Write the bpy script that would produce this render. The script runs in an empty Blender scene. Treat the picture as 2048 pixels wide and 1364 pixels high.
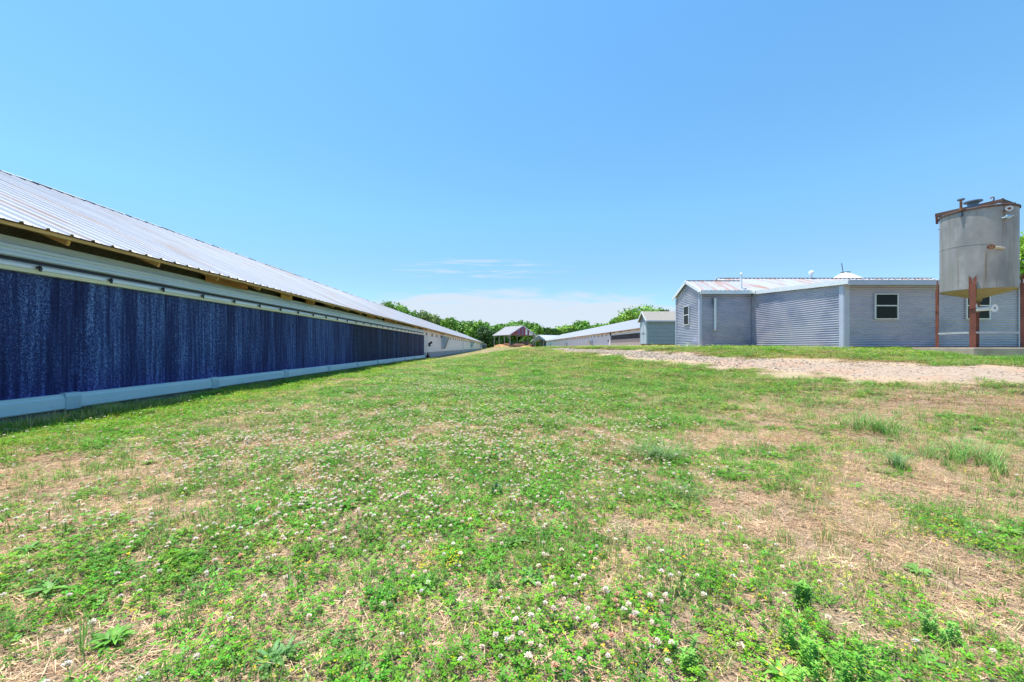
import bpy, math, random
import numpy as np
from mathutils import Vector
R = math.radians
S = bpy.context.scene
C = S.collection
E = 1.15                                   # eye height (camera z)
# ------------------------------------------------------------------ camera
cam = bpy.data.objects.new('camera', bpy.data.cameras.new('camera'))
C.objects.link(cam); S.camera = cam
cam.location = (0, 0, E); cam.rotation_euler = (R(90), 0, 0)
cam.data.lens = 14.0625; cam.data.sensor_width = 36
cam.data.shift_x = 24/2048; cam.data.shift_y = 12/2048
cam.data.clip_start = 0.05; cam.data.clip_end = 5000
S.render.resolution_x = 1024; S.render.resolution_y = 682
S.view_settings.view_transform = 'Standard'; S.view_settings.look = 'None'
S.view_settings.gamma = 1; S.view_settings.use_curve_mapping = False
S.view_settings.exposure = 1.0
# ------------------------------------------------------------------ sky and sun
SUN_EL, SUN_AZ = 77, 14                    # from the left (-X), a little ahead (+Y)
sd = Vector((-math.cos(R(SUN_EL))*math.cos(R(SUN_AZ)), math.cos(R(SUN_EL))*math.sin(R(SUN_AZ)), math.sin(R(SUN_EL))))
W = bpy.data.worlds.new('World'); S.world = W; W.use_nodes = True
def world():
    n = W.node_tree.nodes; l = W.node_tree.links; n.clear()
    out = n.new('ShaderNodeOutputWorld'); bg = n.new('ShaderNodeBackground')
    sky = n.new('ShaderNodeTexSky'); sky.sky_type = 'NISHITA'; sky.sun_disc = False
    sky.sun_elevation = R(SUN_EL); sky.sun_rotation = R(-90+SUN_AZ)
    sky.altitude = 200; sky.air_density = 1.0; sky.dust_density = 0.6; sky.ozone_density = 1.0
    tint = n.new('ShaderNodeMix'); tint.data_type = 'RGBA'; tint.blend_type = 'MULTIPLY'; tint.inputs[0].default_value = 1
    l.new(sky.outputs[0], tint.inputs[6])
    tc = n.new('ShaderNodeTexCoord'); sep = n.new('ShaderNodeSeparateXYZ'); l.new(tc.outputs['Generated'], sep.inputs[0])
    def m(op, a, b=None, c=None):
        q = n.new('ShaderNodeMath'); q.operation = op
        for i, v in enumerate((a, b, c)):
            if v is None: continue
            if isinstance(v, (int, float)): q.inputs[i].default_value = v
            else: l.new(v, q.inputs[i])
        return q.outputs[0]
    rp = n.new('ShaderNodeValToRGB'); l.new(sep.outputs[2], rp.inputs[0]); l.new(rp.outputs[0], tint.inputs[7])
    el = rp.color_ramp.elements; el[0].position = 0; el[0].color = (.45,.62,.70,1); el[1].position = .68; el[1].color = (.56,1.0,1.14,1)
    for p_, c_ in ((.165, (.52,.68,.81,1)), (.30, (.57,.87,.93,1))): q = el.new(p_); q.color = c_
    yy = m('MAXIMUM', sep.outputs[1], 0.02)
    u = m('DIVIDE', sep.outputs[0], yy); v = m('DIVIDE', sep.outputs[2], yy)
    def nse(su, sv, sc, dist=.6):
        comb = n.new('ShaderNodeCombineXYZ'); l.new(m('MULTIPLY', u, su), comb.inputs[0]); l.new(m('MULTIPLY', v, sv), comb.inputs[1])
        nz = n.new('ShaderNodeTexNoise'); nz.inputs['Scale'].default_value = sc; nz.inputs['Detail'].default_value = 7
        nz.inputs['Roughness'].default_value = .6; nz.inputs['Distortion'].default_value = dist
        l.new(comb.outputs[0], nz.inputs['Vector']); return nz.outputs[0]
    def clamp(x): return m('MINIMUM', m('MAXIMUM', x, 0.0), 1.0)
    def ell(u0, v0, a, b): return m('ADD', m('POWER', m('ABSOLUTE', m('DIVIDE', m('SUBTRACT', u, u0), a)), 2), m('POWER', m('ABSOLUTE', m('DIVIDE', m('SUBTRACT', v, v0), b)), 2))
    # low bank of thin cloud over the trees
    n1 = nse(3, 22, 1.5)
    b1 = clamp(m('MULTIPLY', m('ADD', m('SUBTRACT', 1.0, ell(-.02, .05, .66, .098)), m('MULTIPLY', m('SUBTRACT', n1, .5), 2.2)), 1.7))
    # streaks of cirrus above it
    n2 = nse(4.5, 75, 1.3, .9)
    b2 = m('MULTIPLY', clamp(m('MULTIPLY', m('SUBTRACT', 1.0, ell(-.04, .193, .24, .034)), 1.5)), clamp(m('MULTIPLY', m('SUBTRACT', n2, .50), 7.0)))
    tot = clamp(m('ADD', m('MULTIPLY', b1, .95), m('MULTIPLY', b2, .6)))
    front = m('GREATER_THAN', sep.outputs[1], .03)
    tot = m('MULTIPLY', tot, front)
    mix = n.new('ShaderNodeMix'); mix.data_type = 'RGBA'; l.new(tot, mix.inputs[0]); l.new(tint.outputs[2], mix.inputs[6])
    mix.inputs[7].default_value = CLOUD
    l.new(mix.outputs[2], bg.inputs[0]); bg.inputs[1].default_value = SKY_STRENGTH
    l.new(bg.outputs[0], out.inputs[0])
SKY_STRENGTH = 0.123; CLOUD = (2.95, 3.35, 3.85, 1)
world()
sun = bpy.data.lights.new('sun', 'SUN'); sun.energy = 3.8; sun.angle = R(.5); sun.color = (1, .955, .88)
so = bpy.data.objects.new('sun', sun); C.objects.link(so); so.rotation_euler = sd.to_track_quat('Z', 'Y').to_euler()
so.location = (0, 0, 60)

# ================================================================== helpers
rng = np.random.default_rng(7); random.seed(7)
def tag(o, label=None, cat=None, group=None, kind=None):
    if label: o['label'] = label
    if cat: o['category'] = cat
    if group: o['group'] = group
    if kind: o['kind'] = kind
    return o
def thing(name, loc, label, cat, group=None, rz=0):
    o = bpy.data.objects.new(name, None); C.objects.link(o); o.location = loc; o.rotation_euler = (0, 0, rz)
    o.empty_display_size = .2
    return tag(o, label, cat, group)
class MB:
    def __init__(s): s.v = []; s.f = []
    def add(s, vs, fs):
        b = len(s.v); s.v += [tuple(p) for p in vs]; s.f += [tuple(b+i for i in f) for f in fs]; return s
    def box(s, x0, x1, y0, y1, z0, z1):
        if x0 > x1: x0, x1 = x1, x0
        if y0 > y1: y0, y1 = y1, y0
        v = [(x0,y0,z0),(x1,y0,z0),(x1,y1,z0),(x0,y1,z0),(x0,y0,z1),(x1,y0,z1),(x1,y1,z1),(x0,y1,z1)]
        return s.add(v, [(0,3,2,1),(4,5,6,7),(0,1,5,4),(1,2,6,5),(2,3,7,6),(3,0,4,7)])
    def beam(s, a, b, w, h, up=(0,0,1)):
        a = Vector(a); b = Vector(b); d = (b-a).normalized(); up = Vector(up)
        r = d.cross(up)
        if r.length < 1e-4: r = d.cross(Vector((1,0,0)))
        r.normalize(); u = r.cross(d).normalized()
        v = []
        for p in (a, b):
            for (i, j) in ((-1,-1),(1,-1),(1,1),(-1,1)): v.append(p + r*(i*w/2) + u*(j*h/2))
        return s.add(v, [(0,1,2,3),(7,6,5,4),(0,4,5,1),(1,5,6,2),(2,6,7,3),(3,7,4,0)])
    def tube(s, a, b, r0, r1=None, n=12, cap=True):
        if r1 is None: r1 = r0
        a = Vector(a); b = Vector(b); d = (b-a).normalized()
        x = d.orthogonal().normalized(); y = d.cross(x)
        v = []
        for p, r in ((a, r0), (b, r1)):
            for i in range(n):
                t = 2*math.pi*i/n; v.append(p + x*(r*math.cos(t)) + y*(r*math.sin(t)))
        f = [(i, (i+1) % n, n+(i+1) % n, n+i) for i in range(n)]
        if cap: f += [tuple(range(n-1, -1, -1)), tuple(range(n, 2*n))]
        return s.add(v, f)
    def lathe(s, prof, c=(0,0,0), n=48, axis=None, close=False):
        c = Vector(c); d = Vector(axis or (0,0,1)).normalized(); x = d.orthogonal().normalized() if axis else Vector((1,0,0)); y = d.cross(x)
        v = []
        for (r, z) in prof:
            for i in range(n):
                t = 2*math.pi*i/n; v.append(c + x*(r*math.cos(t)) + y*(r*math.sin(t)) + d*z)
        f = []
        for k in range(len(prof)-1):
            for i in range(n):
                j = (i+1) % n; f.append((k*n+i, k*n+j, (k+1)*n+j, (k+1)*n+i))
        return s.add(v, f)
    def prism(s, poly, a, b):
        """poly: list of (p,q) -> functions a(p,q), b(p,q) give the two end points"""
        n = len(poly); v = [a(*p) for p in poly] + [b(*p) for p in poly]
        f = [tuple(range(n-1, -1, -1)), tuple(range(n, 2*n))] + [(i, (i+1) % n, n+(i+1) % n, n+i) for i in range(n)]
        return s.add(v, f)
    def build(s, name, mat, parent=None, smooth=False, local=False):
        me = bpy.data.meshes.new(name)
        o = bpy.data.objects.new(name, me); C.objects.link(o)
        off = Vector((0,0,0))
        if parent is not None:
            o.parent = parent
            q = parent
            if not local:
                while q is not None: off = off + q.location; q = q.parent
        v = [(p[0]-off.x, p[1]-off.y, p[2]-off.z) for p in s.v]
        me.from_pydata(v, [], s.f)
        if smooth: me.polygons.foreach_set('use_smooth', [True]*len(me.polygons))
        me.materials.append(mat); me.update()
        return o
# ------------------------------------------------------------------ materials
def mat(name, col, rough=.6, metal=0, spec=.5, var=None, vscale=3, stretch=(1,1,1), bump=0, bscale=20, bstretch=(1,1,1), layers=()):
    """var: second colour, mixed by noise. layers: (colour, scale, stretch, lo, hi, amount)"""
    m = bpy.data.materials.new(name); m.use_nodes = True; nt = m.node_tree; n = nt.nodes; l = nt.links
    p = n['Principled BSDF']; p.inputs['Roughness'].default_value = rough; p.inputs['Metallic'].default_value = metal
    p.inputs['Specular IOR Level'].default_value = spec
    tc = n.new('ShaderNodeTexCoord')
    def noise(scale, st, detail=5):
        mp = n.new('ShaderNodeMapping'); mp.inputs['Scale'].default_value = st; l.new(tc.outputs['Object'], mp.inputs[0])
        z = n.new('ShaderNodeTexNoise'); z.inputs['Scale'].default_value = scale; z.inputs['Detail'].default_value = detail
        z.inputs['Roughness'].default_value = .6
        l.new(mp.outputs[0], z.inputs['Vector']); return z.outputs[0]
    cur = None
    rgb = n.new('ShaderNodeRGB'); rgb.outputs[0].default_value = (*col, 1); cur = rgb.outputs[0]
    ls = list(layers)
    if var: ls.insert(0, (var, vscale, stretch, .35, .65, 1))
    for (c2, sc, st, lo, hi, amt) in ls:
        mr = n.new('ShaderNodeMapRange'); mr.inputs[1].default_value = lo; mr.inputs[2].default_value = hi; mr.inputs[4].default_value = amt
        l.new(noise(sc, st), mr.inputs[0])
        mx = n.new('ShaderNodeMix'); mx.data_type = 'RGBA'; l.new(mr.outputs[0], mx.inputs[0]); l.new(cur, mx.inputs[6]); mx.inputs[7].default_value = (*c2, 1)
        cur = mx.outputs[2]
    l.new(cur, p.inputs['Base Color'])
    if bump:
        b = n.new('ShaderNodeBump'); b.inputs['Strength'].default_value = bump; b.inputs['Distance'].default_value = .02
        l.new(noise(bscale, bstretch), b.inputs['Height']); l.new(b.outputs[0], p.inputs['Normal'])
    return m
def leafmat(name, trans=.3, rough=.55, spec=.3):
    m = bpy.data.materials.new(name); m.use_nodes = True; n = m.node_tree.nodes; l = m.node_tree.links
    p = n['Principled BSDF']; at = n.new('ShaderNodeAttribute'); at.attribute_name = 'Col'
    p.inputs['Roughness'].default_value = rough; p.inputs['Specular IOR Level'].default_value = spec
    l.new(at.outputs[0], p.inputs['Base Color'])
    t = n.new('ShaderNodeBsdfTranslucent'); l.new(at.outputs[0], t.inputs[0])
    mx = n.new('ShaderNodeMixShader'); mx.inputs[0].default_value = trans
    l.new(p.outputs[0], mx.inputs[1]); l.new(t.outputs[0], mx.inputs[2]); l.new(mx.outputs[0], n['Material Output'].inputs[0])
    return m
M = {}
M['roof'] = mat('galvanised_roof', (.42,.43,.465), .5, .1, var=(.34,.35,.39), vscale=.6, stretch=(.25,3,1),
    layers=[((.54,.55,.59), 1.3, (.15,5,.15), .5, .7, .6), ((.20,.21,.24), 1.1, (.05,9,.05), .62, .68, .7), ((.36,.20,.11), 1.0, (.3,3.2,.3), .54, .68, .8)])
M['roof_far'] = mat('pale_roof', (.40,.41,.45), .5, .05, var=(.34,.36,.41), vscale=.3, stretch=(.2,3,1), layers=[((.45,.33,.26), .8, (.3,2.5,.3), .64, .8, .5)])
M['roof_x'] = mat('rusty_roof', (.40,.41,.44), .5, .1, var=(.33,.34,.38), vscale=.6, stretch=(3,.25,1),
    layers=[((.36,.17,.10), .9, (4.5,.5,.5), .50, .64, .9)])
M['roof_shelter'] = mat('weathered_grey_roof', (.30,.29,.30), .6, .05, var=(.25,.24,.25), vscale=.5)
M['ridge'] = mat('ridge_metal', (.60,.61,.63), .45, .2, var=(.48,.48,.5), vscale=2)
M['wood'] = mat('raw_lumber', (.66,.42,.16), .8, var=(.46,.27,.10), vscale=4, stretch=(1,.5,6), bump=.3)
M['wood_dark'] = mat('stained_plywood', (.44,.21,.08), .85, var=(.24,.12,.05), vscale=3, stretch=(1,.6,4), bump=.3)
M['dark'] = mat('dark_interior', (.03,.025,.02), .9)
M['upper'] = mat('dirty_pale_metal', (.50,.64,.80), .4, .2, var=(.62,.72,.82), vscale=1.4, stretch=(1,.5,4),
    layers=[((.42,.38,.22), 2.4, (1,.5,5), .58, .72, .55), ((.16,.18,.20), 5, (1,.35,9), .64, .72, .5)])
M['silver'] = mat('pad_header_metal', (.66,.70,.74), .35, .3, var=(.74,.75,.74), vscale=2.0, stretch=(1,.5,1), layers=[((.40,.40,.38), 9, (1,3,.3), .62, .75, .4)])
M['trough'] = mat('pale_blue_trough', (.50,.66,.74), .45, .05, var=(.60,.72,.78), vscale=1.5, stretch=(1,.6,2), layers=[((.30,.36,.36), 6, (1,1,3), .62, .75, .5)])
M['band'] = mat('coupling_band', (.38,.52,.60), .5, .05, var=(.45,.58,.64), vscale=4)
M['conc'] = mat('concrete', (.26,.27,.27), .9, var=(.18,.19,.19), vscale=3, bump=.3, bscale=30)
M['slab'] = mat('stained_concrete', (.46,.38,.30), .9, var=(.34,.27,.21), vscale=3, bump=.4, bscale=30, layers=[((.42,.24,.14), 2, (1,1,1), .55, .7, .5)])
M['siding'] = mat('white_siding', (.74,.70,.66), .5, .05, var=(.64,.62,.62), vscale=.8, stretch=(1,.5,3), layers=[((.50,.42,.34), 1.5, (1,.5,3), .6, .75, .4)])
M['siding2'] = mat('pale_siding', (.60,.63,.68), .5, .05, var=(.52,.55,.60), vscale=.8, stretch=(1,.5,3))
M['fdn'] = mat('grey_foundation', (.36,.38,.41), .8, var=(.28,.30,.33), vscale=1.5, layers=[((.38,.2,.12), 1, (1,.5,1), .58, .7, .6)])
M['clayfdn'] = mat('clay_splashed_foundation', (.50,.23,.13), .85, var=(.30,.15,.10), vscale=.5)
M['black'] = mat('black_plastic_and_shade', (.02,.02,.025), .5)
M['hood'] = mat('hood_metal', (.42,.56,.66), .4, .2, var=(.32,.44,.54), vscale=2)
M['louvre'] = mat('dark_louvre', (.10,.14,.19), .5, .3)
M['steelwall'] = mat('corrugated_wall', (.50,.495,.61), .38, .3, var=(.57,.55,.64), vscale=1.1, stretch=(1,1,2.2), bump=.12, bscale=1.6,
    layers=[((.36,.38,.50), .8, (1,1,1.5), .50, .66, .8), ((.56,.56,.66), 1.6, (1,1,6), .6, .75, .6)])
M['trim'] = mat('white_trim', (.52,.55,.66), .45, .1, var=(.47,.50,.61), vscale=2)
M['trim_w'] = mat('bright_trim', (.80,.81,.83), .45, .05, var=(.74,.75,.78), vscale=2)
M['winframe'] = mat('window_frame_white', (.72,.74,.76), .45)
M['pvc'] = mat('white_pvc', (.78,.80,.82), .4)
M['tank'] = mat('tank_steel', (.36,.335,.31), .55, .2, var=(.29,.275,.265), vscale=2.2, stretch=(1,1,.5), bump=.12, bscale=7,
    layers=[((.46,.44,.43), 3, (1,1,.5), .5, .7, .6), ((.22,.19,.12), 3.2, (1.5,1.5,.09), .52, .70, .65), ((.20,.19,.19), 1.6, (1,1,.6), .52, .62, .5), ((.18,.11,.065), 6, (2.0,2.0,.06), .58, .72, .7)])
M['cone'] = mat('tank_cone', (.33,.28,.13), .6, .15, var=(.26,.2,.08), vscale=3, bump=.2, bscale=9)  # olive light from the ground below is put into the underside's colour
M['rust'] = mat('red_rusty_steel', (.26,.085,.05), .7, .1, var=(.17,.055,.04), vscale=5, stretch=(1,1,.5), bump=.2, bscale=40,
    layers=[((.38,.26,.2), 12, (1,1,.6), .66, .72, .8)])
M['rust2'] = mat('orange_rust', (.33,.15,.07), .85, .1, var=(.18,.09,.06), vscale=8, bump=.4, bscale=30, layers=[((.55,.45,.4), 18, (1,1,1), .62, .68, .7)])
M['grime'] = mat('dark_rusty_angle', (.09,.065,.055), .75, .2, var=(.13,.065,.045), vscale=6, stretch=(1,1,1), bump=.3)
M['oldpipe'] = mat('cream_pipe', (.62,.56,.44), .6, .1, var=(.5,.42,.3), vscale=5)
M['lumber'] = mat('grey_bar', (.50,.52,.54), .6, .2, var=(.36,.37,.38), vscale=4)
M['shedwall'] = mat('grey_shed_siding', (.25,.32,.37), .6, var=(.22,.29,.34), vscale=1.5, stretch=(1,1,5))
M['sheddoor'] = mat('pale_shed_door', (.48,.54,.55), .6, var=(.42,.48,.5), vscale=2)
M['shingle'] = mat('brown_grey_shingle', (.26,.23,.21), .9, var=(.34,.31,.27), vscale=9, stretch=(2,1,1), bump=.5, bscale=40)
M['red'] = mat('weathered_red_panel', (.28,.05,.06), .6, var=(.20,.05,.09), vscale=1)
M['bluep'] = mat('faded_blue_panel', (.16,.13,.26), .6, var=(.22,.10,.2), vscale=1)
M['whitep'] = mat('white_panel', (.66,.68,.72), .5)
M['post'] = mat('grey_wood_post', (.42,.37,.33), .85, var=(.34,.29,.26), vscale=2)
M['greyp'] = mat('grey_gable', (.26,.29,.38), .6, var=(.22,.25,.33), vscale=1)
M['bark'] = mat('bark', (.10,.075,.055), .9, var=(.16,.13,.1), vscale=2, stretch=(1,1,.3), bump=.6, bscale=8)
M['block'] = mat('grey_block', (.42,.38,.33), .9, var=(.34,.3,.26), vscale=8, bump=.4)
M['leaf'] = leafmat('tree_leaf', .25)
M['grass'] = leafmat('lawn_leaf', .35, .5, .35)
M['drygrass'] = leafmat('dry_straw', .15, .8, .15)
M['petal'] = leafmat('petal', .3, .7, .2)
def glassmat():
    m = bpy.data.materials.new('dark_glass'); m.use_nodes = True; p = m.node_tree.nodes['Principled BSDF']
    p.inputs['Base Color'].default_value = (.012,.015,.014,1); p.inputs['Roughness'].default_value = .03; p.inputs['Specular IOR Level'].default_value = .14
    return m
M['glass'] = glassmat()
def padmat(name, dark, light, hi):
    m = bpy.data.materials.new(name); m.use_nodes = True; nt = m.node_tree; n = nt.nodes; l = nt.links
    p = n['Principled BSDF']; p.inputs['Roughness'].default_value = .75; p.inputs['Specular IOR Level'].default_value = .25
    tc = n.new('ShaderNodeTexCoord'); sep = n.new('ShaderNodeSeparateXYZ'); l.new(tc.outputs['Object'], sep.inputs[0])
    def mm(op, a, b=None):
        q = n.new('ShaderNodeMath'); q.operation = op
        for i, v in enumerate((a, b)):
            if v is None: continue
            if isinstance(v, (int, float)): q.inputs[i].default_value = v
            else: l.new(v, q.inputs[i])
        return q.outputs[0]
    def band(sc, lo, hi_, detail=2, zf=.0):
        cb = n.new('ShaderNodeCombineXYZ'); l.new(sep.outputs[1], cb.inputs[1]); l.new(mm('MULTIPLY', sep.outputs[2], zf), cb.inputs[2])
        z = n.new('ShaderNodeTexNoise'); z.inputs['Scale'].default_value = sc; z.inputs['Detail'].default_value = detail
        l.new(cb.outputs[0], z.inputs['Vector'])
        mr = n.new('ShaderNodeMapRange'); mr.inputs[1].default_value = lo; mr.inputs[2].default_value = hi_; l.new(z.outputs[0], mr.inputs[0]); return mr.outputs[0]
    # block-wise bands (pad modules about 0.3 m wide, each cut differently) and finer flute columns
    cell = mm('FLOOR', mm('DIVIDE', sep.outputs[1], .3)); wn = n.new('ShaderNodeTexWhiteNoise'); wn.noise_dimensions = '1D'; l.new(cell, wn.inputs['W'])
    b1 = mm('MULTIPLY', wn.outputs[0], .33); b2 = mm('MULTIPLY', band(17, .35, .68, 5, .05), .45); b3 = mm('MULTIPLY', band(1.1, .3, .7), .35)
    tot = mm('ADD', mm('ADD', b1, b2), b3)
    tot = mm('SUBTRACT', tot, -.02)
    # herringbone of flutes: angled waves flipping per column
    colw = .06
    fold = mm('PINGPONG', sep.outputs[1], colw)
    ph = mm('ADD', mm('MULTIPLY', sep.outputs[2], 330), mm('MULTIPLY', fold, 260))
    wv = mm('ADD', mm('MULTIPLY', mm('SINE', ph), .5), .5)
    ns = n.new('ShaderNodeTexNoise'); ns.inputs['Scale'].default_value = 75; ns.inputs['Detail'].default_value = 3; l.new(tc.outputs['Object'], ns.inputs['Vector'])
    sp = n.new('ShaderNodeMapRange'); sp.inputs[1].default_value = .46; sp.inputs[2].default_value = .62; l.new(ns.outputs[0], sp.inputs[0])
    n3 = n.new('ShaderNodeTexNoise'); n3.inputs['Scale'].default_value = 22; n3.inputs['Detail'].default_value = 4; n3.inputs['Roughness'].default_value = .75; l.new(tc.outputs['Object'], n3.inputs['Vector'])
    s3 = n.new('ShaderNodeMapRange'); s3.inputs[1].default_value = .40; s3.inputs[2].default_value = .64; l.new(n3.outputs[0], s3.inputs[0])
    fl = mm('MULTIPLY', mm('ADD', mm('MULTIPLY', wv, .35), mm('ADD', mm('MULTIPLY', sp.outputs[0], .75), mm('MULTIPLY', s3.outputs[0], .6))), .75)
    f = mm('MULTIPLY', tot, mm('ADD', fl, .15))
    ramp = n.new('ShaderNodeValToRGB'); l.new(f, ramp.inputs[0])
    e = ramp.color_ramp.elements; e[0].color = (*dark, 1); e[0].position = .05; e[1].color = (*hi, 1); e[1].position = .95
    x = ramp.color_ramp.elements.new(.45); x.color = (*light, 1)
    # purple tint growing towards the foot of the pads
    st = n.new('ShaderNodeMapRange'); st.inputs[1].default_value = .95; st.inputs[2].default_value = .40; st.inputs[4].default_value = .6; l.new(mm('ADD', sep.outputs[2], mm('MULTIPLY', band(3, .3, .7), .3)), st.inputs[0])
    mx = n.new('ShaderNodeMix'); mx.data_type = 'RGBA'; mx.blend_type = 'MULTIPLY'; l.new(st.outputs[0], mx.inputs[0]); l.new(ramp.outputs[0], mx.inputs[6]); mx.inputs[7].default_value = (.9, .45, .9, 1)
    l.new(mx.outputs[2], p.inputs['Base Color'])
    b = n.new('ShaderNodeBump'); b.inputs['Strength'].default_value = .6; b.inputs['Distance'].default_value = .02; l.new(fl, b.inputs['Height']); l.new(b.outputs[0], p.inputs['Normal'])
    return m
M['pad'] = padmat('blue_cooling_pad', (.006,.005,.04), (.035,.06,.22), (.24,.42,.85))
M['pad_plain'] = padmat('dark_plain_cooling_pad', (.005,.005,.02), (.016,.026,.085), (.10,.18,.36))
M['pad2'] = padmat('black_cooling_pad', (.012,.014,.02), (.03,.04,.06), (.08,.09,.12))
M['curtain'] = mat('tan_curtain', (.40,.36,.33), .8, var=(.30,.27,.26), vscale=2, stretch=(1,3,.3))

# ================================================================== terrain
def sm(t): t = np.clip(t, 0, 1); return t*t*(3-2*t)
def gz(X, Y, micro=True):
    X = np.asarray(X, float); Y = np.asarray(Y, float)
    w = sm((X+6.2)/(14/(1+np.maximum(Y, 0)/60)))
    L = 20+25*(1-sm(X/10)); T = 1.1*sm((Y+4)/L)
    z = .12*(1-w)+T*w
    if micro:
        k = 1-sm((np.hypot(X, Y)-20)/30)
        z = z + k*(.018*np.sin(X*1.7+1)*np.sin(Y*1.3+.4)+.012*np.sin(X*3.9+Y*2.1)+.008*np.sin(Y*5.3-X*1.1))*(1-.7*sm((Y-9)/4)*sm((X-7)/3))
    return z
_lat = np.random.default_rng(3).random((256, 256))
def vn(x, y):
    xi = np.floor(x).astype(int); yi = np.floor(y).astype(int); fx = x-xi; fy = y-yi; fx = fx*fx*(3-2*fx); fy = fy*fy*(3-2*fy)
    a = _lat[xi % 256, yi % 256]; b = _lat[(xi+1) % 256, yi % 256]; c = _lat[xi % 256, (yi+1) % 256]; d = _lat[(xi+1) % 256, (yi+1) % 256]
    return (a*(1-fx)+b*fx)*(1-fy)+(c*(1-fx)+d*fx)*fy
def fbm(x, y, o=4):
    s = 0; a = .5; t = 0
    for k in range(o): s = s+a*vn(x*2**k+k*17.3, y*2**k+k*9.1); t += a; a *= .5
    return s/t
#   dry bare patches in the lawn: (x, y, rx, ry, weight)
DRY = [(-3.4,3.15,1.5,.30,1.0),(-2.4,2.55,.45,.12,.7),(-2.7,3.5,.7,.18,.6),(-1.7,2.2,.5,.12,.5),(-.45,1.42,.38,.16,.8),(.07,2.08,.16,.16,.9),(-1.3,1.45,.25,.2,.4),
       (1.75,2.55,.75,.42,1.0),(2.6,2.75,.9,.4,.6),(1.9,1.9,.6,.25,.8),(2.0,1.5,.6,.2,.7),(.45,1.75,.5,.18,.7),(1.15,1.35,.35,.18,.7),(3.6,3.3,1.3,.5,.6),(4.2,2.7,.8,.4,.6),
       (3.3,4.5,1.5,.45,.6),(2.2,4.4,.9,.3,.5),(-5.0,7.4,.6,.5,.7),(-4.6,10.5,.4,2.0,.7),(-3.0,12.6,1.7,.35,.9),(-4.4,12,.7,.5,.6),(.0,13,.25,4,.5),(5.6,5.3,1.2,.6,.8),(-1.7,2.9,.4,.1,.4),
       (-4.0,30,2.0,9,.5),(-2.0,42,4,8,.8),(0,60,6,14,.8),(4,80,10,30,.5),(6.5,5.8,1.0,.5,1)]
GREEN = [(-.7,2.25,.55,.4,1),(-1.9,2.0,.55,.18,.8),(-1.9,1.75,.7,.2,.6),(-.55,1.9,.5,.3,.7),(-2.9,4.0,.9,.22,.5),(.4,3.6,1.4,.8,.5),(1.0,1.9,.3,.25,.5),(0,1.5,.28,.12,.7),(1.3,1.28,.33,.14,1.2),
         (-5.6,6.2,1.0,1.6,.9),(-5.8,9,.5,3,.9),(-5.7,14,.6,6,.8),(2.6,2.3,.5,.2,.8),(3.0,2.6,.35,.15,.6),(2.0,8.5,2,2.5,.4),(4,7.5,1.2,1.0,.4),(1.5,6.5,1.2,1.5,.5),(3.5,11.5,1.5,1.5,.4),(-1,7,2,2,.3)]
FLW = [(-1.6,3.6,1.4,.8,1.2),(-2.6,4.6,1.0,.7,1.2),(-.5,2.6,.8,.5,1.0),(-2.7,2.35,.6,.25,1.2),(-.9,5.5,1.6,1.2,.8),(-3.6,6.3,.8,.7,.9),(-1.2,9.5,1.6,1.6,.9),(.3,4.2,1.0,.8,.8),(1.0,3.4,.7,.5,.5),(1.4,5.0,1.2,.8,.6),(.35,1.5,.4,.3,.4),(1.6,7.5,1.2,1.5,.5),(-3,14,1.5,2,.6)]
def blobs(L, X, Y):
    s = np.zeros_like(X)
    for (x, y, a, b, w) in L: s = s+w*np.exp(-(((X-x)/a)**2+((Y-y)/b)**2))
    return s
def dryness(X, Y):
    d = .18+1.25*(fbm(X*.9+3, Y*.9+8, 4)-.5)+1.5*(fbm(X*3.1, Y*3.1, 3)-.5)+1.1*(fbm(X*8.1+9, Y*8.1, 2)-.5)*(1-sm((Y-6)/8))
    d = d+.09*sm((X-.6)/2.2)*(1-sm((Y-9)/3))+.5*blobs(DRY, X, Y)-.6*blobs(GREEN, X, Y)
    d = d-.12*sm((Y-4)/4)*(1-sm((Y-24)/12))+.18*sm((Y-24)/10)
    return np.clip(d, 0, 1)
def flowering(X, Y):
    f = .10+1.2*blobs(FLW, X, Y); f = 1.35*f*(1-sm((X-1.2)/2.0)*.9)*(.25+1.5*np.clip(fbm(X*1.6+31, Y*1.6+5, 3)-.25, 0, 1))
    return np.clip(f*(1-.8*dryness(X, Y)), 0, 1)
# the gravel track: lower and upper edge points (x, y) on the ground
ROAD_A = [(3.6,27.0),(4.06,21.65),(4.9,18.66),(5.56,14.82),(6.04,12.09),(6.41,10.26),(6.83,9.11),(7.37,7.86),(7.89,7.01),(8.37,6.39),(9.6,5.7),(13,4.9),(18,4.6)]
ROAD_B = [(4.0,28.0),(4.7,23.44),(5.6,20.0),(6.3,16.52),(6.92,13.84),(7.23,12.57),(7.95,10.6),(8.7,9.28),(9.65,8.58),(10.86,8.2),(13.5,7.9),(18,7.7)]
def resample(P, n):
    P = np.array(P); d = np.r_[0, np.cumsum(np.hypot(*np.diff(P, axis=0).T))]; t = np.linspace(0, d[-1], n)
    return np.c_[np.interp(t, d, P[:, 0]), np.interp(t, d, P[:, 1])]
RA = resample(ROAD_A, 160); RB = resample(ROAD_B, 160); RC = (RA+RB)/2; RW = np.hypot(*(RA-RB).T)/2
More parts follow.
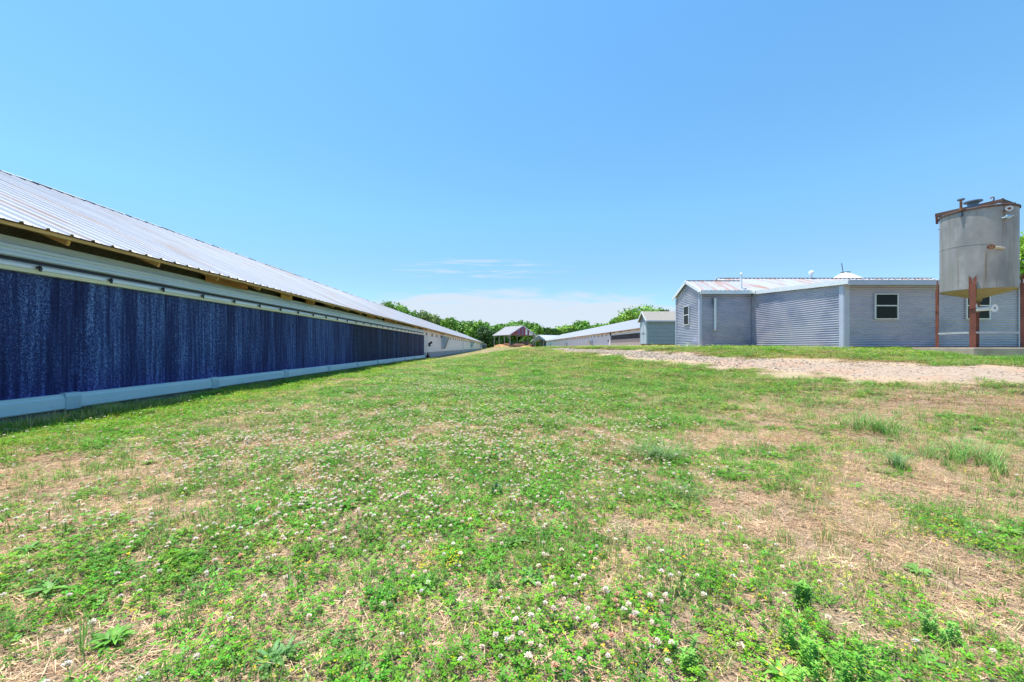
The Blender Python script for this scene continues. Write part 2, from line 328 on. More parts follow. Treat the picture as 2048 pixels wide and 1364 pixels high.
def roadness(X, Y):
    """1 inside the track, falling to 0 across a ragged verge"""
    X = np.asarray(X, float); Y = np.asarray(Y, float); sh = X.shape; x = X.ravel(); y = Y.ravel(); out = np.zeros(x.size)
    for i in range(0, x.size, 40000):
        nzv = (fbm(x[i:i+40000]*1.1, y[i:i+40000]*1.1, 3)-.5)*1.3+(fbm(x[i:i+40000]*4+5, y[i:i+40000]*4, 2)-.5)*.6
        d = np.hypot(x[i:i+40000, None]-RC[None, :, 0], y[i:i+40000, None]-RC[None, :, 1]); k = d.argmin(1); m = d.min(1)/RW[k]
        out[i:i+40000] = 1-sm((m+nzv-.62)/.5)
    return out.reshape(sh)
def clayness(X, Y):
    c = np.zeros_like(X)
    for (x, y, a, b, w) in CLAY: c = c+w*np.exp(-(((X-x)/a)**2+((Y-y)/b)**2))
    return np.clip(c*(.4+1.2*fbm(X*1.5, Y*1.5, 3)), 0, 1)
CLAY = [(12.3,13.95,1.6,.5,2.0),(10.4,19.2,2.6,.45,1.6),(11.9,16.5,.45,3,1.4),(14.5,14.0,1.5,.4,1.6),(17.5,70,2.2,40,1.0),(17.5,52,2,8,.5),(8.5,11,1.4,1.0,.45),(10.5,9.2,1.5,.35,.6),(9.2,13.5,.6,2.2,.4),(13.5,33,3,3,.4),(14.5,110,4,30,.7)]
def ground():
    def axis(parts):
        out = []
        for a, b, st in parts: out += list(np.arange(a, b-1e-6, st))
        return np.array(out+[parts[-1][1]])
    xs = axis([(-900,-100,100),(-100,-30,7),(-30,-7,1.2),(-7,14,.11),(14,40,1.0),(40,110,7),(110,900,98.75)])
    ys = axis([(-900,-100,100),(-100,-12,8),(-12,0,.8),(0,16,.11),(16,40,.35),(40,90,1),(90,230,5),(230,1000,77)])
    X, Y = np.meshgrid(xs, ys); Z = gz(X, Y)
    nx, ny = len(xs), len(ys)
    v = np.c_[X.ravel(), Y.ravel(), Z.ravel()]
    i = np.arange(nx-1)[None, :]+np.arange(ny-1)[:, None]*nx; i = i.ravel()
    f = np.c_[i, i+1, i+1+nx, i+nx]
    me = bpy.data.meshes.new('ground'); me.from_pydata(v.tolist(), [], f.tolist())
    dr = dryness(X.ravel(), Y.ravel()); rd = roadness(X.ravel(), Y.ravel()); cl = clayness(X.ravel(), Y.ravel())
    yy_ = Y.ravel(); dr = np.maximum(dr, .78*(1-sm((yy_-4)/9))*(1-sm((-4.6-X.ravel())/.8)))
    col = np.c_[dr, rd, cl, np.ones(len(dr))].astype(np.float32)
    at = me.color_attributes.new('Mask', 'FLOAT_COLOR', 'POINT'); at.data.foreach_set('color', col.ravel())
    me.polygons.foreach_set('use_smooth', [True]*len(me.polygons))
    o = bpy.data.objects.new('ground', me); C.objects.link(o); o['kind'] = 'structure'
    m = bpy.data.materials.new('turf_soil'); m.use_nodes = True; n = m.node_tree.nodes; l = m.node_tree.links
    p = n['Principled BSDF']; p.inputs['Roughness'].default_value = .9; p.inputs['Specular IOR Level'].default_value = .15
    A = n.new('ShaderNodeAttribute'); A.attribute_name = 'Mask'; sp = n.new('ShaderNodeSeparateXYZ'); l.new(A.outputs['Vector'], sp.inputs[0])
    tc = n.new('ShaderNodeTexCoord')
    def nz(sc, lo, hi, det=6):
        z = n.new('ShaderNodeTexNoise'); z.inputs['Scale'].default_value = sc; z.inputs['Detail'].default_value = det; z.inputs['Roughness'].default_value = .7
        l.new(tc.outputs['Object'], z.inputs['Vector']); r = n.new('ShaderNodeMapRange'); r.inputs[1].default_value = lo; r.inputs[2].default_value = hi; l.new(z.outputs[0], r.inputs[0]); return r.outputs[0]
    def mix(f, a, b):
        x = n.new('ShaderNodeMix'); x.data_type = 'RGBA'
        for s_, v_ in ((0, f), (6, a), (7, b)):
            if isinstance(v_, tuple): x.inputs[s_].default_value = (*v_, 1)
            elif isinstance(v_, float): x.inputs[s_].default_value = v_
            else: l.new(v_, x.inputs[s_])
        return x.outputs[2]
    def add(a, b, c):
        q = n.new('ShaderNodeMath'); q.operation = 'MULTIPLY_ADD'; l.new(a, q.inputs[0]); q.inputs[1].default_value = b; l.new(c, q.inputs[2]); q.use_clamp = True; return q.outputs[0]
    straw = mix(nz(38, .36, .62), (.12,.075,.045), (.52,.38,.26))
    straw = mix(nz(4, .35, .65), straw, mix(nz(75, .38, .58), (.085,.055,.035), (.48,.34,.23)))
    green = mix(nz(18, .3, .7), (.06,.145,.012), (.21,.31,.035))
    green = mix(nz(2.2, .4, .7), green, (.25,.28,.055))
    s2 = n.new('ShaderNodeMath'); s2.operation = 'SUBTRACT'; l.new(nz(9, .25, .75), s2.inputs[0]); s2.inputs[1].default_value = .5
    f = add(s2.outputs[0], .7, sp.outputs[0])
    rr = n.new('ShaderNodeMapRange'); rr.inputs[1].default_value = .18; rr.inputs[2].default_value = .72; l.new(f, rr.inputs[0])
    cur = mix(rr.outputs[0], green, straw)
    cur = mix(sp.outputs[2], cur, mix(nz(6, .3, .7), (.44,.20,.10), (.55,.33,.2)))
    rf = add(s2.outputs[0], .6, sp.outputs[1])
    cur = mix(rf, cur, mix(nz(25, .3, .7), (.40,.27,.17), (.47,.36,.26)))
    l.new(cur, p.inputs['Base Color'])
    b = n.new('ShaderNodeBump'); b.inputs['Strength'].default_value = .7; b.inputs['Distance'].default_value = .03; l.new(nz(45, 0, 1), b.inputs['Height']); l.new(b.outputs[0], p.inputs['Normal'])
    me.materials.append(m)
ground()
def track():
    n = len(RA); k = 9; V = []; F = []
    g = np.random.default_rng(5)
    for i in range(n):
        ja = .25+1.1*(fbm(np.array([i*.45]), np.array([1.]), 4)[0]-.5); jb = -.15+1.1*(fbm(np.array([i*.45]), np.array([40.]), 4)[0]-.5)
        a = RA[i]; b = RB[i]; d = (b-a)/max(np.hypot(*(b-a)), 1e-6); w_ = min(1, np.hypot(*(b-a))/1.6); a = a+d*ja*w_; b = b+d*jb*w_
        for j in range(k):
            q = a+(b-a)*j/(k-1); V.append((q[0], q[1], float(gz(q[0], q[1]))+.006-(.02 if j in (0, k-1) else 0)))
    for i in range(n-1):
        for j in range(k-1): q = i*k+j; F.append((q, q+1, q+1+k, q+k))
    mb = MB(); mb.v = V; mb.f = F
    m = mat('gravel', (.31,.21,.14), .9, var=(.38,.295,.22), vscale=10, bump=.35, bscale=45, layers=[((.26,.2,.17), 40, (1,1,1), .58, .68, .5), ((.42,.23,.14), .9, (1,1,1), .48, .68, .8)])
    o = mb.build('gravel_path', m, None, True); o['kind'] = 'structure'
track()

# ================================================================== bulk vegetation helper
class Bulk:
    def __init__(s): s.V = []; s.F = []; s.K = []; s.n = 0
    def inst(s, tv, tf, tc, P, yaw, sc, col, tilt=None):
        """tv (n,3) template verts, tf (m,4) quads, tc (n,3) colours; P (k,3), yaw (k), sc (k) or (k,3), col (k,3)"""
        k = len(P)
        if k == 0: return
        c, q = np.cos(yaw), np.sin(yaw); sc = np.asarray(sc)
        if sc.ndim == 1: sc = np.c_[sc, sc, sc]
        x = tv[None, :, 0]*sc[:, 0:1]; y = tv[None, :, 1]*sc[:, 1:2]; z = tv[None, :, 2]*sc[:, 2:3]
        V = np.stack([x*c[:, None]-y*q[:, None]+P[:, 0:1], x*q[:, None]+y*c[:, None]+P[:, 1:2], z+P[:, 2:3]], -1).reshape(-1, 3)
        F = (tf[None]+(np.arange(k)*len(tv))[:, None, None]).reshape(-1, tf.shape[1])+s.n
        K = (tc[None]*col[:, None, :]).reshape(-1, 3)
        s.V.append(V.astype(np.float32)); s.F.append(F.astype(np.int32)); s.K.append(K.astype(np.float32)); s.n += len(V)
    def build(s, name, material, parent=None):
        V = np.concatenate(s.V); F = np.concatenate(s.F); K = np.clip(np.concatenate(s.K), 0, 1); w = F.shape[1]
        if parent is not None: V = V-np.array(parent.location, dtype=np.float32)
        me = bpy.data.meshes.new(name); me.vertices.add(len(V)); me.vertices.foreach_set('co', V.ravel())
        me.loops.add(F.size); me.loops.foreach_set('vertex_index', F.ravel()); me.polygons.add(len(F))
        me.polygons.foreach_set('loop_start', np.arange(0, F.size, w, dtype=np.int32))
        me.update(calc_edges=True)
        at = me.color_attributes.new('Col', 'FLOAT_COLOR', 'POINT'); at.data.foreach_set('color', np.c_[K, np.ones(len(K))].astype(np.float32).ravel())
        me.materials.append(material)
        o = bpy.data.objects.new(name, me); C.objects.link(o)
        if parent is not None: o.parent = parent
        return o
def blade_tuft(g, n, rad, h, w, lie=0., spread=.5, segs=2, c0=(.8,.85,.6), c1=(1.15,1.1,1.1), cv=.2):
    V = []; F = []; K = []
    for i in range(n):
        a = g.uniform(0, 2*np.pi); r = rad*np.sqrt(g.random()); x, y = r*np.cos(a), r*np.sin(a)
        d = g.uniform(0, 2*np.pi); H = h*g.uniform(.5, 1.15); ln = H*(spread*g.uniform(.3, 1.4)+lie*4); up = H*(1-lie*.9)
        side = np.array([-np.sin(d), np.cos(d)])*w*.5*g.uniform(.7, 1.3); m = 1+g.uniform(-cv, cv); b = len(V)
        for k in range(segs+1):
            t = k/segs; off = ln*(t**1.7 if lie < .3 else t); zz = up*(t-.25*t*t*spread) if lie < .3 else up*np.sin(t*2.2)*.6+.004+.01*g.random()
            wd = 1-t*.85
            px, py = x+np.cos(d)*off, y+np.sin(d)*off
            V += [(px-side[0]*wd, py-side[1]*wd, zz), (px+side[0]*wd, py+side[1]*wd, zz)]
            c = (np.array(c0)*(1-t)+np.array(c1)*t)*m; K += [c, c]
        for k in range(segs): F.append((b+2*k, b+2*k+1, b+2*k+3, b+2*k+2))
    return np.array(V), np.array(F), np.array(K)
def clover_tuft(g, n, rad, h, s):
    V = []; F = []; K = []
    for i in range(n):
        a = g.uniform(0, 2*np.pi); r = rad*np.sqrt(g.random()); x, y = r*np.cos(a), r*np.sin(a); z = h*g.uniform(.35, 1.1); ya = g.uniform(0, 6.3); m = g.uniform(.7, 1.25)
        ty = g.random() < .03
        tilt = g.uniform(-.5, .5); ta = g.uniform(0, 6.3); q = s*g.uniform(.7, 1.25)
        for k in range(3):
            d = ya+k*2.09; u = np.array([np.cos(d), np.sin(d)]); p = np.array([-u[1], u[0]]); b = len(V)
            for (f, wd, dz) in ((.05, 0, 0), (.65, .48, .10), (1.05, .0, .05), (.65, -.48, .10)):
                xx = x+(u[0]*f+p[0]*wd)*q; yy = y+(u[1]*f+p[1]*wd)*q
                V.append((xx, yy, z+dz*q+tilt*((xx-x)*np.cos(ta)+(yy-y)*np.sin(ta))))
                c = np.array((1, 1, 1))*m*(1.12 if f == .05 else 1)
                if ty: c = c*np.array((3.2, 1.5, .8))
                K.append(c)
            F.append((b, b+1, b+2, b+3))
    return np.array(V), np.array(F), np.array(K)
def rosette(g, n, L, w, up, segs=3):
    V = []; F = []; K = []
    for i in range(n):
        d = i*2.4+g.uniform(-.3, .3); l_ = L*g.uniform(.6, 1.1); u = np.array([np.cos(d), np.sin(d)]); p = np.array([-u[1], u[0]]); b = len(V); m = g.uniform(.8, 1.2); el = up*g.uniform(.5, 1.3)
        for k in range(segs+1):
            t = k/segs; wd = w*(.25+1.6*t*(1-t)*1.4+.15*(1-t))*(1 if k < segs else .15)
            zz = l_*el*(t-.65*t*t)+.01; c = np.array((1, 1, 1))*m
            for sgn in (-1, 0, 1):
                V.append((u[0]*l_*t+p[0]*wd*sgn, u[1]*l_*t+p[1]*wd*sgn, zz-(.15*w if sgn == 0 else 0))); K.append(c*(1.25 if sgn == 0 else 1))
        for k in range(segs):
            for j in range(2): q = b+3*k+j; F.append((q, q+1, q+4, q+3))
    return np.array(V), np.array(F), np.array(K)
def head(g, r, h):
    """clover blossom: many small florets standing out of a core, on a stem"""
    V = []; F = []; K = []; n = 26
    for i in range(n):
        zc = 1-1.7*(i+.5)/n; a = i*2.4; q = math.sqrt(max(0, 1-zc*zc)); d = np.array((q*math.cos(a), q*math.sin(a), zc)); s_ = np.cross(d, (0, 0, 1)+g.normal(0, .3, 3)); s_ /= np.linalg.norm(s_)
        l_ = r*g.uniform(.8, 1.2)*np.array((1, 1, .85)); w = r*.24; c0 = np.array((0, 0, h)); b = len(V)
        V += [c0+d*l_*.25-s_*w*.6, c0+d*l_*.25+s_*w*.6, c0+d*l_+s_*w, c0+d*l_-s_*w]
        k = np.array((.62, .40, .27)) if zc < -.35 else (np.array((1, .93, .88)) if zc > -.05 else np.array((.9, .74, .62))); k = k*g.uniform(.75, 1.1); K += [k*.75, k*.75, k, k]
        F.append((b, b+1, b+2, b+3))
    b = len(V)
    V += [(-.001, 0, 0), (.001, 0, 0), (.001, 0, h), (-.001, 0, h)]; K += [np.array((.25, .45, .12))]*4; F.append((b, b+1, b+2, b+3))
    return np.array(V), np.array(F), np.array(K)
SLAB = [(12.2,10.3),(13.27,12.9),(15.9,11.8),(14.85,9.2)]
def blocked(X, Y):
    b = (X < -6.55) | (X > 26)
    b |= (X > 12.2) & (Y > 14.2) & (Y < 26) | (X > 9.7) & (Y > 19.5) & (Y < 22.3)
    b |= (X > 13.9) & (X < 20) & (Y > 37.9) & (Y < 40.2) | (X > 19.1) & (Y > 38)
    # slab
    c, s_ = .92, .38; u = (X-12.2)*.925+(Y-10.3)*(-.38); v = (X-12.2)*.38+(Y-10.3)*.925
    b |= (u > 0) & (u < 2.9) & (v > 0) & (v < 2.85)
    return b
def sample(g, y0, y1, dens, xl=-6.5, xr=14., k=1.5):
    A = (y1-y0)*(xr-xl); n = int(dens*A); Y = g.uniform(y0, y1, n); X = g.uniform(xl, xr, n)
    ok = (X > -1.42*Y-.7) & (X < 1.48*Y+.7) & ~blocked(X, Y)
    return X[ok], Y[ok]
def P3(X, Y, dz=0): return np.c_[X, Y, gz(X, Y)+dz]
def tint(g, n, base, v=.18, hv=.08):
    m = g.uniform(1-v, 1+v, (n, 1)); h = g.uniform(-hv, hv, (n, 1))
    return np.array(base)[None]*m*np.c_[1+h*1.5, 1+0*h, 1-h]

def vegetation():
    g = np.random.default_rng(11)
    bands = [(.8,2.2,1.0,1.0),(2.2,3.6,1.0,1.0),(3.6,6,1.2,.75),(6,10,1.7,.42),(10,17,2.5,.2),(17,32,4.0,.08)]
    clov = [clover_tuft(g, 15, .072, .055, .0118) for _ in range(6)]
    clov_s = [clover_tuft(g, 13, .08, .035, .007) for _ in range(4)]
    straw = [blade_tuft(g, 22, .08, .024, .0024, lie=.8, segs=1, c0=(.8,.75,.7), cv=.45) for _ in range(6)]
    stand = [blade_tuft(g, 9, .06, .085, .0022, spread=.6, segs=2, c0=(.8,.7,.6), cv=.35) for _ in range(4)]
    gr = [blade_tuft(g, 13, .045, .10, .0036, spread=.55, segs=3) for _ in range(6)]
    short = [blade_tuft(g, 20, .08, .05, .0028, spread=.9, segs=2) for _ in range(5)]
    ros = [rosette(g, 9, .085, .013, .7) for _ in range(4)]
    fl = [head(g, .0098, h) for h in (.05, .06, .072, .06)]
    G = Bulk(); CL = Bulk(); ST = Bulk(); FL = Bulk()
    for (y0, y1, sc, dn) in bands:
        far = sc > 2
        # straw thatch everywhere but thick on the dry ground
        X, Y = sample(g, y0, y1, 340*dn); d = dryness(X, Y); rd = roadness(X, Y); k = (g.random(len(X)) < .5+.8*d) & (rd < .55+.3*g.random(len(X))); X, Y = X[k], Y[k]
        t = g.integers(0, 6, len(X))
        for i in range(6):
            q = t == i; m = q.sum(); ST.inst(*straw[i], P3(X[q], Y[q]), g.uniform(0, 6.3, m), sc*g.uniform(.7, 1.3, m), tint(g, m, (.66,.46,.29), .42, .06))
        X, Y = sample(g, y0, y1, 60*dn); d = dryness(X, Y); k = (g.random(len(X)) < .12+.75*d*sm((X+1)/3)+.25*d) & (roadness(X, Y) < .45); X, Y = X[k], Y[k]
        t = g.integers(0, 4, len(X))
        for i in range(4):
            q = t == i; m = q.sum(); ST.inst(*stand[i], P3(X[q], Y[q]), g.uniform(0, 6.3, m), sc**.6*g.uniform(.5, 1.3, m), tint(g, m, (.55,.40,.22), .25, .06))
        # clover mats
        X, Y = sample(g, y0, y1, 275*dn); d = dryness(X, Y); lush = (fbm(X*1.1+7, Y*1.1+2, 3)-.42)*2.2+.85-sm((X-.9)/2.)*.5+blobs(GREEN, X, Y)*.5
        k = (g.random(len(X)) < np.clip(lush*(1-1.15*d), 0.02, 1)) & (roadness(X, Y) < .3); X, Y = X[k], Y[k]; d = d[k]
        t = g.integers(0, 6, len(X))
        for i in range(6):
            q = t == i; m = q.sum(); CL.inst(*clov[i], P3(X[q], Y[q], -.008), g.uniform(0, 6.3, m), np.c_[sc*g.uniform(.8, 1.2, m), sc*g.uniform(.8, 1.2, m), sc**.5*g.uniform(.6, 1.15, m)]*(1-.35*d[q])[:, None], tint(g, m, (.125,.34,.018), .50, .20))
        X, Y = sample(g, y0, y1, 120*dn); d = dryness(X, Y); k = (g.random(len(X)) < np.clip(.75-.75*d, 0.05, 1)*np.clip(fbm(X*2.3, Y*2.3, 3)*2.2-.6, 0, 1)) & (roadness(X, Y) < .4); X, Y = X[k], Y[k]
        t = g.integers(0, 4, len(X))
        for i in range(4):
            q = t == i; m = q.sum(); CL.inst(*clov_s[i], P3(X[q], Y[q]), g.uniform(0, 6.3, m), sc*g.uniform(.8, 1.2, m), tint(g, m, (.36,.46,.035), .35, .15))
        # grass
        X, Y = sample(g, y0, y1, 165*dn); d = dryness(X, Y); pg = .14+.12*sm((X-.3)/1.5)+.55*np.clip((fbm(X*1.7+50, Y*1.7, 3)-.42)*4, 0, 1)+.3*sm((Y-5)/4)
        k = (g.random(len(X)) < pg*(1-.6*d)) & (roadness(X, Y) < .5*g.random(len(X))+.1); X, Y = X[k], Y[k]
        t = g.integers(0, 6, len(X)); lushL = sm((-4.2-X)/1.0)
        bc = np.array((.20,.37,.085))[None]*(1-lushL[:, None])+np.array((.38,.52,.04))[None]*lushL[:, None]
        for i in range(6):
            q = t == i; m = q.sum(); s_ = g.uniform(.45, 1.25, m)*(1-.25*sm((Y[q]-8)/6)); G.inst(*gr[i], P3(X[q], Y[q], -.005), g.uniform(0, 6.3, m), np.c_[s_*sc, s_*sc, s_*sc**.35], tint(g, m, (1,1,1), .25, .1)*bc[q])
        X, Y = sample(g, y0, y1, 170*dn); d = dryness(X, Y); k = (g.random(len(X)) < (.35+.5*sm((-4.5-X)/1)+.2*sm((Y-5)/4))*(1-.9*d)) & (roadness(X, Y) < .3); X, Y = X[k], Y[k]
        t = g.integers(0, 5, len(X)); lushL = sm((-4.4-X)/.8)
        bc = np.array((.22,.37,.03))[None]*(1-lushL[:, None])+np.array((.42,.56,.04))[None]*lushL[:, None]
        for i in range(5):
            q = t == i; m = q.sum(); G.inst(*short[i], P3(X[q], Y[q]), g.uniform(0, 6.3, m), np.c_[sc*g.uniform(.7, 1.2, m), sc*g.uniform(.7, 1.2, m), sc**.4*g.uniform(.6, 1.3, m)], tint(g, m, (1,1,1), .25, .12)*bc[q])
        # thin upright seed-headed grass standing in the drier right side
        X, Y = sample(g, y0, y1, 120*dn, xl=.0); k = (g.random(len(X)) < .2+.8*np.clip((fbm(X*1.3+70, Y*1.3+4, 3)-.4)*3.5, 0, 1)) & (roadness(X, Y) < .3) & (g.random(len(X)) < sm(X/1.2)); X, Y = X[k], Y[k]
        t = g.integers(0, 4, len(X)); mixc = g.random((len(X), 1)); bc = np.array((.22,.34,.12))[None]*(1-mixc)+np.array((.48,.40,.17))[None]*mixc
        for i in range(4):
            q = t == i; m = q.sum(); G.inst(*stand[i], P3(X[q], Y[q]), g.uniform(0, 6.3, m), np.c_[np.ones((m, 2))*sc, np.ones(m)*sc**.45]*g.uniform(.6, 1.3, (m, 1)), tint(g, m, (1.2,1.2,1.2), .25, .06)*bc[q])
        # small rosettes
        if sc < 1.5:
            X, Y = sample(g, y0, y1, 7*dn); d = dryness(X, Y); k = (g.random(len(X)) < .5*(1-.6*d)) & (roadness(X, Y) < .2); X, Y = X[k], Y[k]
            t = g.integers(0, 4, len(X))
            for i in range(4):
                q = t == i; m = q.sum(); G.inst(*ros[i], P3(X[q], Y[q]), g.uniform(0, 6.3, m), g.uniform(.5, 1.2, m), tint(g, m, (.17,.34,.07), .2, .1))
        # clover flowers
        X, Y = sample(g, y0, y1, 420*dn**.8); f = flowering(X, Y); k = (g.random(len(X)) < f*.75) & (roadness(X, Y) < .2); X, Y = X[k], Y[k]
        t = g.integers(0, 4, len(X))
        for i in range(4):
            q = t == i; m = q.sum(); FL.inst(*fl[i], P3(X[q], Y[q], -.01), g.uniform(0, 6.3, m), np.c_[np.ones((m, 2))*sc**.8, np.ones(m)]*g.uniform(.75, 1.2, (m, 1)), tint(g, m, (.98,.90,.80), .12, .06)*np.where(g.random((m, 1)) < .12, np.array((.9,.6,.5))[None], 1))
    # tiny yellow flowers
    yf = clover_tuft(g, 5, .03, .02, .0045)
    for (cx, cy, r, n_) in ((-.29,1.92,.10,40),(2.35,2.3,.3,35),(1.0,1.65,.5,12),(.2,1.35,.5,16),(1.1,1.4,.4,10)):
        a = g.uniform(0, 6.3, n_); q = r*np.sqrt(g.random(n_)); X = cx+q*np.cos(a); Y = cy+q*np.sin(a)
        FL.inst(*yf, P3(X, Y, .035), a, g.uniform(.6, 1.2, n_), tint(g, n_, (.75,.60,.03), .1))
    # verge and strip before the corrugated building, sparse tufts
    X = g.uniform(4, 26, 5200); Y = g.uniform(7, 40, 5200); k = ~blocked(X, Y) & (roadness(X, Y) < .25) & (g.random(5200) < 1-clayness(X, Y)); X, Y = X[k], Y[k]
    t = g.integers(0, 5, len(X))
    for i in range(5):
        q = t == i; m = q.sum(); G.inst(*short[i], P3(X[q], Y[q]), g.uniform(0, 6.3, m), np.c_[np.ones((m, 2))*3.2, np.ones(m)*1.6]*g.uniform(.6, 1.3, (m, 1)), tint(g, m, (.20,.30,.06), .25, .15))
    for (cx, cy, r, n_, c_) in ((12.6,9.3,.9,130,(.13,.30,.035)),(13.6,9.0,.6,80,(.15,.33,.04)),(11.6,10.5,.6,40,(.2,.34,.06)),(10.9,13.2,.5,30,(.25,.36,.1)),(14.6,8.8,.5,60,(.2,.36,.07))):
        a = g.uniform(0, 6.3, n_); q = r*np.sqrt(g.random(n_)); X = cx+q*np.cos(a); Y = cy+.4*q*np.sin(a); k = ~blocked(X, Y); X, Y, a = X[k], Y[k], a[k]
        G.inst(*gr[1], P3(X, Y), a, g.uniform(1.2, 2.2, len(X)), tint(g, len(X), c_, .25))
    # far field
    X = g.uniform(-6.3, 24, 9000); Y = 32+(150-32)*g.random(9000)**1.6; k = ~blocked(X, Y) & (roadness(X, Y) < .2); X, Y = X[k], Y[k]; d = dryness(X, Y); n_ = len(X)
    G.inst(*short[0], P3(X, Y, -.02), g.uniform(0, 6.3, n_), np.c_[np.ones((n_, 2))*7, np.ones(n_)*1.6]*g.uniform(.5, 1.2, (n_, 1)), tint(g, n_, (1,1,1), .2, .1)*(np.array((.20,.27,.06))[None]*(1-d[:, None])+np.array((.46,.38,.19))[None]*d[:, None]))
    # seedy weeds along the foot of the left barn
    X = g.uniform(-6.6, -5.6, 700); Y = g.uniform(3.5, 34, 700); n_ = 700
    G.inst(*gr[2], P3(X, Y), g.uniform(0, 6.3, n_), g.uniform(.7, 1.9, n_), tint(g, n_, (.30,.38,.08), .3, .15))
    X = g.uniform(-6.3, -5.7, 90); Y = g.uniform(4.6, 7.5, 90)
    ST.inst(*stand[2], P3(X, Y, .02), g.uniform(0, 6.3, 90), g.uniform(1.2, 2.2, 90), tint(g, 90, (.55,.45,.25), .3))
    tag(G.build('grass', M['grass']), 'green grass blades and small weeds growing across the field', 'grass', kind='stuff')
    tag(CL.build('clover', M['grass']), 'low mats of three-leaved clover covering the field', 'clover', kind='stuff')
    tag(ST.build('dry_grass', M['drygrass']), 'tan dead mown grass lying between the green patches', 'dry grass', kind='stuff')
    tag(FL.build('clover_flowers', M['petal']), 'scattered white clover blossoms and a few yellow flowers', 'flowers', kind='stuff')
vegetation()
def stones():
    g = np.random.default_rng(21); B = Bulk()
    v = []; 
    cube = np.array([(-1,-1,-.5),(1,-1,-.5),(1,1,-.5),(-1,1,-.5),(-.7,-.7,.6),(.7,-.7,.6),(.7,.7,.6),(-.7,.7,.6)], float); F = np.array([(4,5,6,7),(0,1,5,4),(1,2,6,5),(2,3,7,6),(3,0,4,7)])
    for t in range(6):
        tv = cube*g.uniform(.6, 1.2, (8, 3)); n = 2300
        i = g.integers(0, 160, n*2)[:n]; u = g.normal(.5, .27, n); P = RA[i]*(1-u[:, None])+RB[i]*u[:, None]+g.normal(0, .08, (n, 2))
        X, Y = P[:, 0], P[:, 1]; s = .004+.013*g.random(n)**3*np.clip(Y/8, .8, 2)+.002*np.clip(Y-6, 0, 10)
        c = np.where(g.random((n, 1)) < .25, np.array((.17,.145,.125))[None], np.array((.38,.31,.245))[None])
        B.inst(tv, F, np.ones((8, 3)), P3(X, Y, .004), g.uniform(0, 6.3, n), s, c*g.uniform(.6, 1.25, (n, 1)))
    m = leafmat('stone', 0, .9, .2)
    tag(B.build('gravel_stones', m), 'loose pale gravel stones scattered on the track', 'gravel', kind='stuff')
stones()

# ================================================================== long poultry barns
def sheet_roof(mb, eave0, eave1, up, ridge, sp=.305, rib=.022, rw=.035, cuts=(0, 1), nrm=None):
    """ribbed sheets from eave line eave0-eave1 up to the ridge by vector up (full slope)"""
    e0 = Vector(eave0); e1 = Vector(eave1); up = Vector(up); L = (e1-e0).length; d = (e1-e0)/L
    n = d.cross(up).normalized()
    if n.z < 0: n = -n
    xs = []; t = 0
    while t < L-1e-6:
        xs += [(t, 0), (min(t+rw*.5, L), rib), (min(t+rw*1.3, L), rib), (min(t+rw*1.8, L), 0)]
        mid = t+sp*.5
        if mid < L: xs += [(mid-rw*.3, 0), (mid, rib*.35), (mid+rw*.3, 0)]
        t += sp
    xs.append((L, 0))
    for k in range(len(cuts)-1):
        a, b = cuts[k], cuts[k+1]; lift = .0 if k == 0 else .014*k
        if k > 0: a -= .02
        V = []; F = []
        for (t, h) in xs:
            V += [e0+d*t+up*a+n*(h+lift), e0+d*t+up*b+n*(h+lift)]
        for i in range(len(xs)-1): F.append((2*i, 2*i+2, 2*i+3, 2*i+1))
        # turned-down lower lip of an upper sheet (what makes the lap line)
        if k > 0:
            b0 = len(V)
            for (t, h) in xs: V.append(e0+d*t+up*a+n*(h+lift-.012))
            for i in range(len(xs)-1): F.append((2*i, b0+i, b0+i+1, 2*i+2))
        mb.add(V, F)
